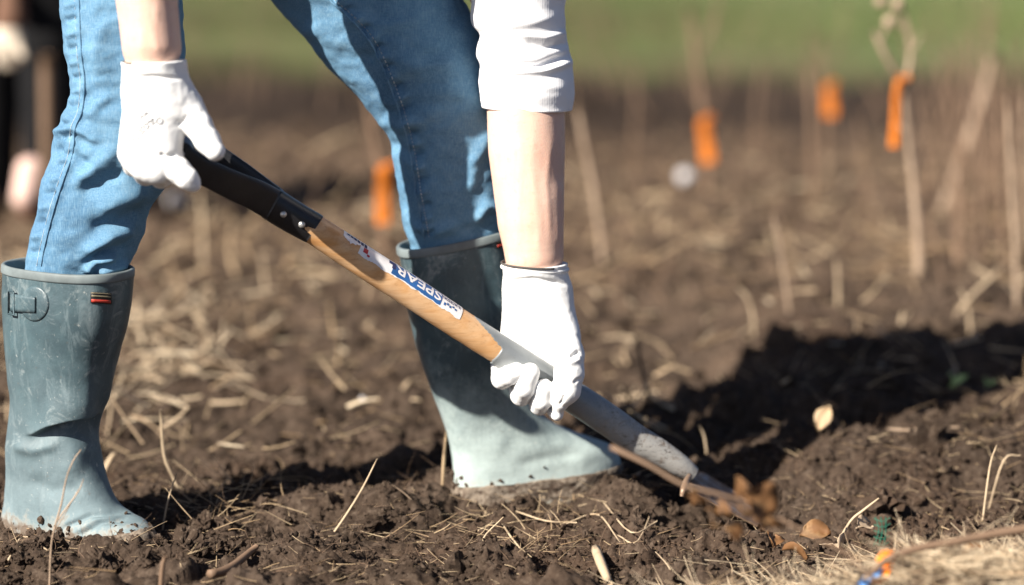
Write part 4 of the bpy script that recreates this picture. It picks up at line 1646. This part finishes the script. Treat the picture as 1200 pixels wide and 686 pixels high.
def rivet(px, py, dy, r, parent):
    c = P(px, py, Ysh(px) + dy)
    rows = [np.concatenate([c + np.array([0, y, 0]), np.array([1, 0, 0]) * r * k, np.array([0, 0, 1]) * r * k]) for y, k in
            ((.004, 1), (.001, 1.0), (-.0012, .88), (-.0024, .55), (-.0029, .12))]
    obj('rivet', loft(rows, 14, 18), M['rivet'], parent)


rivet(332, 251.5, -.0222, .0046, grip)
rivet(353.5, 263.5, -.0213, .0047, grip)
rivet(212.5, 181, -.0525, .0045, grip)

# steel socket: slanted mouth over the wood, then the bent neck
SOCK = [C(540, 381.5), C(562, 396), C(590, 414), C(620, 433), C(650, 452), C(685, 474), C(715, 494), C(745, 515), C(771, 525.5 + 4), C(797, 546), C(812, 556)]
SR = [R_(18.2), R_(18.6), R_(18.6), R_(18.6), R_(18.8), R_(19.2), R_(19.2), R_(18.4), R_(16.5), R_(13.8), R_(10)]
v, f = rod(SOCK, SR, 160, 56, (False, True), .0004)
# trim the mouth on a slant: longer on the upper side
vx, vy = to_px(v)
mouth1 = (vy - 358) - (vx - 545) * (409 - 358) / (588 - 545)      # below this slanted line the wood shows
mouth2 = (vx - 588) + (vy - 409) * (588 - 577) / (422 - 409)      # left of this short end edge too
keep = ~((mouth1 > 0) & (mouth2 < 0))
fk = f[keep[f].all(1)]
socket = obj('steel_socket', (v, fk), M['steel'], shovel)
so = socket.modifiers.new('wall', 'SOLIDIFY')
so.thickness = .0016
so.offset = -1

# blade: a slightly dished plate seen almost edge on, its far part sunk in the soil
F0_, F1_ = P(815, 549, .085), P(905, 600, .105)
N0_, N1_ = P(803, 573, -.050), P(882, 613, -.035)
NL, NW = 50, 26
bnrm = np.cross(N0_ - F0_, F1_ - F0_)
bnrm /= np.linalg.norm(bnrm)
if bnrm[2] < 0:
    bnrm = -bnrm
top = np.zeros((NL, NW, 3))
for i in range(NL):
    q_ = i / (NL - 1)
    t = -.06 + 2.5 * q_
    cen = (F0_ + (F1_ - F0_) * t + N0_ + (N1_ - N0_) * t) / 2
    hv_ = (F0_ + (F1_ - F0_) * t - N0_ - (N1_ - N0_) * t) / 2
    k_w = float(sstep(-.05, .10, np.array(q_ + .015))) * math.sqrt(max(.002, 1 - max(0, (q_ - .6) / .4) ** 2.4))
    for j in range(NW):
        w = -1 + 2 * j / (NW - 1)
        lip = .006 * math.exp(-((abs(w) - 1) / .12) ** 2) * math.exp(-q_ / .05)
        top[i, j] = cen + hv_ * w * k_w + bnrm * (-.007 * (1 - w * w) + .012 * math.exp(-(w / .2) ** 2) * max(0, 1 - q_ * 4) + lip)
tv = top.reshape(-1, 3)
bvv = np.concatenate([tv, tv - bnrm * .0024])
f1 = grid_faces(NL, NW, False)
n0 = NL * NW
edge = [j for j in range(NW)] + [i * NW + NW - 1 for i in range(1, NL)] + [(NL - 1) * NW + j for j in range(NW - 2, -1, -1)] + [i * NW for i in range(NL - 2, 0, -1)]
f3 = np.array([(edge[k], edge[(k + 1) % len(edge)], edge[(k + 1) % len(edge)] + n0, edge[k] + n0) for k in range(len(edge))])
obj('blade', (bvv, np.concatenate([f1, f1[:, ::-1] + n0, f3])), M['blade'], shovel)
obj('foot_tread', tube([P(808, 558, -.012), P(804, 565, -.034), P(801, 574, -.050), P(799, 582, -.054)], [.0042, .0048, .0046, .0030], 9, 20), M['blade'], shovel)


# ------------------------------------------------------------------ twigs, stems, leaves
def twig(name, label, cat, pts, rad, material, forks=(), group=None, nu=7):
    g_ = [tube(pts, rad, nu)]
    for p_, r_ in forks:
        g_.append(tube(p_, r_, max(5, nu - 1)))
    o = obj(name, g_, material)
    tag(o, label, cat, group)
    return o


def stand(px, py, dirs, up=0.0):
    """points of a stem rooted where the soil is seen at (px,py); dirs = further sight points"""
    b_ = on(px, py)
    return [b_ + np.array([0, 0, -.01])] + [P(x, y, b_[1] + (d[0] if d else 0)) for x, y, *d in dirs]


# fork of dead twig in front of the near boot
b_ = stand(57, 672, [(60, 640), (66, 612), (72, 590), (78, 560), (86, 540), (95, 527)])
b2_ = [P(66, 612, b_[0][1]), P(76, 598, b_[0][1]), P(88, 582, b_[0][1]), P(94, 572, b_[0][1]), P(98, 561, b_[0][1])]
b3_ = [P(64, 622, b_[0][1]), P(74, 606, b_[0][1]), P(84, 588, b_[0][1]), P(92, 574, b_[0][1])]
twig('forked_twig', 'thin forked dead twig standing in front of the strapped boot', 'twig', b_, [.0013, .0013, .0013, .0012, .001, .0009, .0006], M['pale_twig'],
     [(b2_, [.001, .001, .001, .0008, .0005]), (b3_, [.0007, .0007, .0006, .0004])])
STICKS = [
    ('pale dry stem leaning up from the dark soil between the boots', 'pale_straw', [(385, 628), (404, 606), (424, 574), (442, 538)], .0016, 1),
    ('yellow straw stalk standing behind the heel of the muddy boot', 'straw', [(518, 566), (520, 540), (523, 505)], .0026, 1),
    ('short pale stalk leaning in the soil right of the strapped boot', 'pale_straw', [(189, 616), (196, 590), (207, 555)], .0013, 1),
    ('curved pale stalk standing behind the strapped boot', 'pale_straw', [(214, 584), (203, 560), (192, 532), (188, 480)], .0022, 1),
    ('thick cut stalk standing close behind the ankle of the strapped boot', 'pale_straw', [(118, 560), (126, 545), (134, 531)], .0048, 1),
    ('thick brown stick lying in the near soil below the left boot', 'twig', [(246, 684), (268, 668), (300, 646)], .0062, 0),
    ('long bent pale stem lying across the crumbly heap', 'pale_straw', [(976, 634), (996, 612), (1012, 598), (1030, 584)], .0018, 1),
    ('thin rusty rootlet lying along the top of the heap', 'pale_twig', [(1040, 512), (1065, 512), (1090, 520), (1122, 534)], .0020, 0),
    ('pale wood splinter lying flat in the soil in front of the blade', 'pale_straw', [(698, 655), (706, 672), (714, 690)], .0068, 0),
    ('dark bare twig standing in the shade behind the gloved hand', 'dark_twig', [(768, 478), (758, 455), (750, 420), (746, 392)], .0034, 1),
    ('dark short twig beside the bare twig behind the hand', 'dark_twig', [(745, 480), (735, 462), (730, 452)], .0028, 1),
    ('pale stick lying behind the grey shovel neck', 'pale_straw', [(722, 474), (745, 468), (770, 460)], .0075, 0),
    ('yellow stem standing on the shaded ridge behind the blade', 'pale_straw', [(832, 528), (826, 515), (820, 500)], .0017, 1),
    ('red brown chip of wood beside the toe of the muddy boot', 'leaf', [(743, 576), (750, 582)], .0028, 0),
    ('straw crossing the other straws in front of the muddy boot', 'pale_straw', [(706, 588), (740, 596), (770, 604)], .0012, 0),
    ('long straw laid over the crossing straws by the toe', 'pale_straw', [(714, 578), (735, 604), (746, 626)], .0012, 0),
    ('straw pointing at the shovel blade from the left', 'pale_straw', [(724, 620), (748, 604), (772, 592)], .0011, 0),
    ('long straw lying left of the shovel below the muddy boot', 'pale_straw', [(664, 627), (700, 630), (726, 626)], .0013, 0),
    ('bundle straw leaning at the right edge of the heap', 'pale_straw', [(1152, 568), (1160, 548), (1168, 522)], .0016, 1),
    ('straw crossing the leaning straw at the right edge', 'pale_straw', [(1158, 556), (1176, 540), (1196, 534)], .0014, 1),
    ('pale straw lying left of the blade under the boot sole', 'pale_straw', [(604, 612), (640, 616), (676, 618)], .0012, 0),
    ('bent straw in the loose tuft below the muddy boot', 'pale_straw', [(560, 636), (584, 622), (600, 640), (622, 668)], .0014, 0),
    ('stiff straw in the loose tuft leaning to the left', 'pale_straw', [(572, 650), (566, 632), (590, 606)], .0012, 1),
    ('thin dry root hanging over the clods left of the tuft', 'pale_twig', [(492, 588), (476, 580), (456, 566)], .0012, 1),
    ('upright chip of bark in the near soil at the bottom edge', 'twig', [(186, 690), (190, 668), (194, 652)], .0034, 1),
    ('thin pale root in the near left soil', 'pale_straw', [(10, 655), (28, 640), (56, 648)], .0016, 0),
]
for lab, mk, pts, r, st_ in STICKS:
    if st_:
        q = stand(*pts[0], [(x, y, -.004 * i) for i, (x, y) in enumerate(pts[1:])])
        twig('dead_stick', lab, 'dry stem', q, [r] * (len(q) - 1) + [r * .6], M[mk])
    else:
        q = [on(x, y, r * .8 + .002) for x, y in pts]
        zm = max(p[2] for p in q)
        twig('dead_stick', lab, 'dry stem', [p * np.array([1, 1, .4]) + np.array([0, 0, .6 * zm]) for p in q], [r] * (len(q) - 1) + [r * .7], M[mk])

# field stems behind, blurred
BACK = [
    ('tan stick leaning to the right at the far right of the field', 'pale_twig', (1103, 248), [(1125, 190), (1150, 120), (1163, 66)], .0185, 0),
    ('pale bent dead stem behind the bare right forearm', 'pale_twig', (706, 318), [(704, 280), (695, 220), (684, 165), (676, 120)], .0110, 0),
    ('brown stake beside the farthest orange tape', 'twig', (953, 240), [(952, 180), (950, 120), (948, 70)], .0125, 0),
    ('thin grey stem leaning left in front of the far soil bank', 'twig', (1040, 142), [(1026, 115), (1008, 84)], .0120, 0),
    ('short curved stem in the middle of the field', 'pale_twig', (926, 366), [(920, 330), (912, 280), (905, 250)], .0050, 0),
    ('little pale stem curving over beyond the dark shadow', 'pale_straw', (884, 396), [(882, 370), (876, 350), (864, 336)], .0048, 0),
    ('short upright pale stem in the right half of the field', 'pale_straw', (982, 360), [(982, 330), (980, 304)], .0050, 0),
    ('pale stem leaning right near the tagged sapling', 'pale_straw', (1112, 368), [(1140, 345), (1170, 318)], .0048, 0),
    ('curved pale stem right of the tagged sapling base', 'pale_straw', (1138, 388), [(1134, 360), (1124, 336)], .0045, 0),
    ('stub of pale stem standing below the tagged sapling', 'pale_straw', (1052, 398), [(1056, 378), (1058, 366)], .0052, 0),
    ('tall pale stem rising at the right edge of the field', 'pale_twig', (1192, 360), [(1190, 290), (1184, 200), (1180, 110)], .0080, 0),
    ('tall brown stem second from the right edge of the field', 'twig', (1150, 215), [(1152, 140), (1158, 60), (1165, -20)], .0105, 0),
    ('first of the faint brown stems right of the tagged sapling', 'twig', (1118, 205), [(1116, 150), (1112, 92)], .0095, 0),
    ('faint brown stem between the tan leaning stick and the right edge', 'twig', (1178, 330), [(1174, 250), (1170, 160), (1172, 60)], .0075, 0),
    ('pale stem at the very right edge of the picture', 'pale_twig', (1202, 300), [(1199, 200), (1203, 90)], .0085, 0),
    ('dim upright stem left of the orange tape nearest the forearm', 'twig', (742, 200), [(744, 140), (748, 70)], .0085, 0),
    ('dim stem halfway between the low orange tape and the brown stake', 'twig', (890, 190), [(888, 130), (894, 70)], .0080, 0),
    ('thin leaning stem left of the tagged sapling', 'twig', (1020, 245), [(1012, 190), (1004, 130)], .0070, 0),
    ('pale stem standing behind the wooden handle', 'pale_straw', (312, 350), [(310, 322), (306, 296)], .0065, 0),
    ('tall pale stem behind the grip at the left', 'pale_straw', (238, 315), [(238, 270), (234, 225)], .0085, 0),
    ('leaning fat straw in the straw patch left of the handle', 'pale_straw', (250, 400), [(238, 380), (222, 360)], .0085, 0),
    ('pale straw stub standing in the straw patch', 'pale_straw', (243, 425), [(242, 400), (240, 380)], .0055, 0),
]
for lab, mk, base, more, r, _ in BACK:
    q = stand(*base, more)
    twig('field_stick', lab, 'dry stem', q, [r * .62] * (len(q) - 1) + [r * .45], M[mk])


def tape(label, px0, py0, px1, py1, w, Y, twist=.25):
    """a strip of flagging tape hanging down, with a fold"""
    A_, B_ = P(px0, py0, Y), P(px1, py1, Y)
    n_ = 12
    rows = []
    for i in range(n_):
        t = i / (n_ - 1)
        c = A_ * (1 - t) + B_ * t
        an = twist * math.sin(t * 4) + .3
        a = np.array([math.cos(an), math.sin(an), 0]) * w * (.75 + .25 * min(1, t * 5))
        b = np.array([-math.sin(an), math.cos(an), 0]) * .0022
        rows.append(np.concatenate([c + np.array([0, .004 * math.sin(t * 6), 0]), a, b]))
    ax_ = A_ + np.array([.012, .012, .004])
    loop = tube([ax_ + np.array([math.cos(t) * .014, math.sin(t) * .014, .004 * math.sin(2 * t)]) for t in np.linspace(0, 2 * np.pi, 14)], .0018, 6, 26)
    o = obj('marker_tape', [loft(rows, 24, 14, 3.0), loop], M['orange'])
    tag(o, label, 'marker tape', 'orange marker tapes on the saplings')
    return o


# tagged sapling
base = on(1077, 326)
Y = base[1]
sap = empty('sapling', tuple(base))
sap.location = (0, 0, 0)
tag(sap, 'bare grey sapling with forked top and hanging orange tape', 'sapling', 'young saplings in the field')
obj('trunk', tube([base + np.array([0, 0, -.01]), P(1076, 285, Y), P(1071, 220, Y), P(1063, 155, Y), P(1058, 97, Y)], [.0110, .0095, .0080, .0065, .0062], 9), M['pale_twig'], sap)
obj('branch', tube([P(1058, 97, Y), P(1046, 80, Y - .02), P(1034, 58, Y - .03), P(1024, 36, Y - .03)], [.006, .0062, .006, .0052], 8), M['pale_twig'], sap)
obj('branch', tube([P(1058, 99, Y), P(1066, 75, Y + .02), P(1066, 48, Y + .03), P(1060, 20, Y + .03), P(1050, -10, Y + .03)], [.0055, .005, .0046, .004, .003], 8), M['pale_twig'], sap)
for px, py in ((1042, 26), (1032, 2), (1052, 6)):
    v0, f0 = I1
    c = P(px, py, Y + .02)
    obj('bud', (v0 * np.array([.012, .010, .014]) * (1 + .3 * vn3(v0 * 2 + px, 5))[:, None] + c, f0), M['pale_twig'], sap)
    obj('branch', tube([c, (c + P(1064, 40, Y + .03)) / 2 + np.array([0, 0, .008]), P(1065, 40, Y + .03)], [.002, .002, .0025], 5), M['pale_twig'], sap)
for k_i, (x0, y0, x1, y1) in enumerate(((1070, 210, 1082, 170), (1064, 165, 1050, 140), (1074, 255, 1088, 232), (1030, 50, 1038, 28), (1066, 62, 1080, 38))):
    obj('branch', tube([P(x0, y0, Y + .01), P((x0 + x1) / 2 + 2, (y0 + y1) / 2, Y + .02), P(x1, y1, Y + .03)], [.0032, .0026, .0014], 6), M['pale_twig'], sap)
tape('long orange tape hanging from the forked sapling at the right', 1053, 94, 1047, 172, .0095, Y - .02)


def stake_sapling(label, tlabel, base_px, path, r, tp, w):
    b0 = on(*base_px)
    s_ = empty('sapling', (0, 0, 0))
    tag(s_, label, 'sapling', 'young saplings in the field')
    q = [b0 + np.array([0, 0, -.02])] + [P(x, y, b0[1]) for x, y in path]
    obj('trunk', tube(q, [r] * (len(q) - 1) + [r * .7], 8), M['twig'], s_)
    for k_i in range(1, len(q) - 1):
        e = q[k_i]
        sd = 1 if k_i % 2 else -1
        obj('branch', tube([e, e + np.array([.03 * sd, .01, .05]), e + np.array([.05 * sd, .015, .13])], [r * .4, r * .32, r * .2], 6), M['twig'], s_)
    e = q[-2]
    obj('branch', tube([e, e + np.array([.05, .01, .10]), e + np.array([.07, .02, .24])], [r * .5, r * .45, r * .3], 6), M['twig'], s_)
    tape(tlabel, tp[0], tp[1], tp[2], tp[3], w, b0[1] - .04)


stake_sapling('blurred pale sapling with orange tape right of the bare forearm', 'orange tape low on the blurred sapling nearest the bare forearm',
              (831, 232), [(829, 190), (824, 130), (816, 70), (808, 10)], .0105, (825, 140, 830, 190), .020)
stake_sapling('blurred sapling with orange tape behind the forward leg', 'orange tape on the sapling just left of the forward leg',
              (449, 305), [(449, 260), (446, 200), (436, 150), (428, 110)], .0085, (449, 196, 449, 262), .0165)
stake_sapling('faint far sapling beside the brown stake', 'small reddish orange tape farthest away beside the brown stake',
              (968, 196), [(968, 150), (964, 90), (962, 40)], .0075, (972, 100, 973, 136), .021)


def leaf_geo(c, L, wd, yaw, pitch, roll, cup=.35, seed=0):
    nu_, nv_ = 9, 5
    out = np.zeros((nu_, nv_, 3))
    r_ = np.random.default_rng(seed)
    for i in range(nu_):
        t = i / (nu_ - 1)
        w = wd * (math.sin(math.pi * min(.98, max(.03, t))) ** .8)
        for j in range(nv_):
            s = -1 + 2 * j / (nv_ - 1)
            out[i, j] = (L * (t - .5), w * s, cup * wd * s * s + L * .18 * math.sin(t * 3) + r_.normal() * .05 * wd)
    cy, sy, cp, sp, cr, sr = math.cos(yaw), math.sin(yaw), math.cos(pitch), math.sin(pitch), math.cos(roll), math.sin(roll)
    Rz = np.array([[cy, -sy, 0], [sy, cy, 0], [0, 0, 1]])
    Ry = np.array([[cp, 0, sp], [0, 1, 0], [-sp, 0, cp]])
    Rx = np.array([[1, 0, 0], [0, cr, -sr], [0, sr, cr]])
    v = out.reshape(-1, 3) @ (Rz @ Ry @ Rx).T + np.asarray(c)
    v2 = v - (Rz @ Ry @ Rx)[:, 2] * .0006
    f1 = grid_faces(nu_, nv_, False)
    n_ = len(v)
    ed = [i * nv_ for i in range(nu_)] + [(nu_ - 1) * nv_ + j for j in range(1, nv_)] + [i * nv_ + nv_ - 1 for i in range(nu_ - 2, -1, -1)] + [j for j in range(nv_ - 2, 0, -1)]
    f3 = np.array([(ed[k], ed[(k + 1) % len(ed)], ed[(k + 1) % len(ed)] + n_, ed[k] + n_) for k in range(len(ed))])
    return np.concatenate([v, v2]), np.concatenate([f1, f1[:, ::-1] + n_, f3])


# leafy twig close to the lens, in front of the blade
YT = -.70
tw = empty('leafy_twig', (0, 0, 0))
tag(tw, 'blurred brown twig with dried curled leaves in front of the blade', 'twig')
main = [P(716, 524, YT + .04), P(760, 545, YT + .02), P(800, 568, YT), P(845, 580, YT - .01), P(890, 596, YT - .01), P(950, 628, YT - .02), P(1010, 665, YT - .04), P(1120, 800, YT - .05)]
obj('stem', tube(main, [.0034, .0024, .0021, .0020, .0019, .0019, .0018, .0018], 9), M['twig'], tw)
LV = [(884, 592, .034, .022, .4, .7, 1.2), (868, 582, .030, .015, 1.9, .3, .8), (905, 622, .032, .013, 2.6, .2, .6), (832, 600, .020, .010, .9, .5, .4), (846, 603, .026, .013, 2.2, .2, 1.0),
      (835, 618, .020, .010, 1.2, .4, .7), (858, 624, .024, .012, .3, .6, 1.1), (820, 592, .020, .010, 2.8, .3, .5), (812, 582, .016, .008, .5, .2, .9), (872, 606, .026, .012, 1.4, .5, .3)]
for i, (px, py, L_, w_, ya, pi_, ro) in enumerate(LV):
    c = P(px, py, YT - .02 + .012 * (i % 4))
    obj('leaf', leaf_geo(c, L_ * (1.3 if i < 2 else .95), w_ * (1.25 if i < 2 else 1.0), ya, pi_, ro, .5, i), M['leaf'], tw)
    k = P(min(890, max(806, px - 6)), 575 + (px - 820) * .25, YT)
    obj('leaf_stalk', tube([k, (k + c) / 2 + np.array([0, -.005, .003]), c], .0009, 5), M['twig'], tw)

# branch across the near right corner
q = [P(1012, 680, -.62), P(1040, 656, -.61), P(1075, 643, -.60), P(1120, 635, -.59), P(1165, 626, -.58), P(1215, 618, -.57), P(1270, 608, -.56)]
twig('fallen_branch', 'long grey brown branch lying over the dry grass at the near right corner', 'branch', q, [.0030, .0042, .0048, .0052, .0056, .006, .006], M['twig'])

# dry leaves on the litter
for i, (px, py, s, mk, lab) in enumerate([
        (955, 640, .030, 'leaf', 'russet dry leaf lying above the pale leaf at the bottom edge'),
        (985, 668, .036, 'pale_leaf', 'large pale tan leaf curled at the bottom edge'),
        (930, 668, .026, 'leaf', 'brown leaf left of the large pale tan leaf'),
        (1010, 650, .022, 'pale_leaf', 'small tan leaf between the russet leaf and orange ribbon'),
        (1090, 660, .030, 'pale_leaf', 'tan leaf under the fallen branch'),
        (1170, 664, .026, 'leaf', 'rusty leaf in the dry grass at the right corner'),
        (905, 652, .022, 'leaf', 'little brown leaf at the left end of the litter'),
        (1140, 678, .024, 'leaf', 'brown leaf under the branch near the bottom edge')]):
    c = on(px, py, .022)
    o = obj('dry_leaf', leaf_geo(c, s * 1.45, s * .62, i * 1.3, .35 * math.sin(i * 2), .6 * math.cos(i * 3), .5, 40 + i), M[mk])
    tag(o, lab, 'leaf', 'dry leaves in the near litter')

# pale husk and sprouts on the shaded ridge
b0 = on(970, 517)
husk = obj('dry_husk', [leaf_geo(P(966, 492, b0[1]), .042, .014, .7, -.95, .5, .6, 77), leaf_geo(P(971, 490, b0[1] + .012), .038, .010, .9, -1.1, -.3, .4, 78)], M['straw'])
tag(husk, 'pale curled dry husk standing on the edge of the dark shadow', 'dry leaf')
for px, py, ln, lab in ((1118, 455, 1.0, 'green sprout with an upright leaf in the shade at the right'), (1158, 452, .6, 'small green sprout lying at the edge of the shade near the right edge')):
    b0 = on(px, py)
    s_ = obj('green_sprout', [leaf_geo(b0 + np.array([.008, 0, .012 * ln + .004]), .040 * ln, .0065 * ln, .2, -.55 * ln, .8, .4, px), leaf_geo(b0 + np.array([-.006, 0, .014 * ln + .003]), .034 * ln, .003, 2.0, -1.1, .2, .3, px + 1)], M['sprout'])
    tag(s_, lab, 'sprout')

# ribbon bits in the near litter
def ribbon(name, label, pts, w, material):
    rows = []
    p_ = [np.array(x) for x in pts]
    for i, c in enumerate(p_):
        rows.append(np.concatenate([c, np.array([w, 0, .15 * w]) * (1 + .25 * math.sin(i * 2.1)), np.array([0, .3, 1]) * .0012]))
    o = obj(name, loft(rows, 24, 12, 3.0), material)
    tag(o, label, 'ribbon')


ribbon('orange_ribbon', 'crumpled orange ribbon bit at the end of the fallen branch', [P(1040, 646, -.58), P(1037, 655, -.60), P(1042, 664, -.60), P(1034, 672, -.61), P(1030, 682, -.61)], .0085, M['orange'])
ribbon('blue_ribbon', 'blue ribbon scrap below the orange one at the bottom edge', [P(1028, 668, -.60), P(1020, 676, -.62), P(1012, 684, -.62), P(1005, 694, -.63)], .0085, M['blue_tape'])
net = []
for i in range(3):
    x = 1026 + i * 6
    net.append(tube([P(x, 606, -.36), P(x + 4 - 2 * i, 622, -.38), P(x - 2, 640, -.40)], .0007, 5))
for i in range(5):
    y = 608 + i * 7
    net.append(tube([P(1024, y, -.375), P(1034, y + 3, -.38), P(1043, y - 1, -.375)], .0006, 5))
tag(obj('green_net', net, M['green_net']), 'scrap of green plastic netting sticking up behind the orange ribbon', 'netting')

for i, (px, py, r, lab) in enumerate([(803, 222, .026, 'round pale stone in the field right of the forearm'), (208, 248, .027, 'grey white stone behind the black grip'),
                                      (425, 472, .0052, 'tiny white stone on the soil between the legs')]):
    c = on(px, py, r * .6)
    v0, f0 = I2
    o = obj('stone', (v0 * r * np.array([1, .8, .85]) * (1 + .3 * vn3(v0 * 1.6 + i * 7, 9))[:, None] + c, f0), M['stone'])
    tag(o, lab, 'stone', 'pale stones in the field')

# ------------------------------------------------------------------ second worker, far left and out of focus
YB = on(40, 258)[1]
pf = Field(P(-140, 300, YB) - np.array([0, .35, .05]), P(120, -420, YB) + np.array([0, .4, .1]), .012)
Q = lambda x, y, d=0.0: P(x, y, YB + d)
pf.chain([Q(20, -110), Q(58, 40, -.03), Q(66, 240, 0)], [.085, .065, .05], .03)
pf.chain([Q(-30, -110, .05), Q(-10, 40, .12), Q(-14, 235, .14)], [.085, .065, .05], .03)
pf.cone(Q(66, 240, 0), Q(34, 245, -.12), .04, .035, .02)
pf.cone(Q(-14, 240, .14), Q(-40, 248, .04), .04, .035, .02)
pf.chain([Q(-5, -130), Q(-20, -210, -.02), Q(-50, -290, -.05)], [.13, .12, .13], .05)
pf.cone(Q(-50, -300, -.05), Q(-75, -345, -.06), .06, .05, .03)
pf.ell(Q(-95, -380, -.08), (.08, .09, .11), .03)
pf.chain([Q(-20, -290, -.16), Q(22, -130, -.22), Q(12, 20, -.26), Q(8, 40, -.27)], [.055, .045, .036, .03], .02)
pf.chain([Q(-90, -290, .10), Q(-60, -150, .02), Q(-10, -20, -.20)], [.055, .045, .036], .02)
pv, pfa = pf.mesh()
p2 = obj('person', (pv, pfa), M['brown_cloth'])
tag(p2, 'blurred second person in black trousers standing at the left edge', 'person')
tf = Field(P(-140, 300, YB) - np.array([0, .35, .05]), P(120, -200, YB) + np.array([0, .4, .1]), .012)
tf.chain([Q(20, -110), Q(58, 40, -.03), Q(60, 205, 0)], [.105, .088, .075], .03)
tf.chain([Q(-30, -110, .05), Q(-10, 40, .12), Q(-14, 215, .14)], [.105, .088, .075], .03)
tf.ell(Q(-5, -120, .02), (.15, .13, .13), .04)
obj('trousers', tf.mesh(), M['black_cloth'], p2)
sh = Field(Q(0, 300) - .3, Q(60, 150) + .25, .008)
sh.cone(Q(36, 200, -.10), Q(29, 232, -.14), .038, .034, .01)
obj('shoe', sh.mesh(), M['pink_shoe'], p2)
sh = Field(Q(-40, 300, .1) - .3, Q(10, 150, .1) + .3, .008)
sh.cone(Q(-18, 225, .10), Q(-38, 246, .02), .04, .034, .01)
obj('shoe', sh.mesh(), M['pink_shoe'], p2)
gv = Field(Q(10, 45, -.27) - .12, Q(10, 45, -.27) + .12, .006)
gv.ell(Q(9, 48, -.275), (.040, .03, .055), .01)
for k in range(4):
    gv.cone(Q(2 + 6 * k, 58, -.285), Q(-1 + 7 * k, 80 - abs(k - 1.5) * 5, -.27), .014, .011, .006)
gv.cone(Q(20, 50, -.29), Q(27, 66, -.30), .013, .011, .006)
obj('glove', gv.mesh(), M['cream'], p2)
pole = obj('tool_pole', tube([Q(56, 236, -.24), Q(55, 150, -.26), Q(54, 64, -.27)], [.0165, .0165, .0165], 12), M['twig'])
tag(pole, 'brown wooden pole standing in front of the second person', 'pole')

print('tris', sum(len(o.data.polygons) * (1 if len(o.data.polygons) and o.data.polygons[0].loop_total == 3 else 2) for o in bpy.data.objects if o.type == 'MESH'))
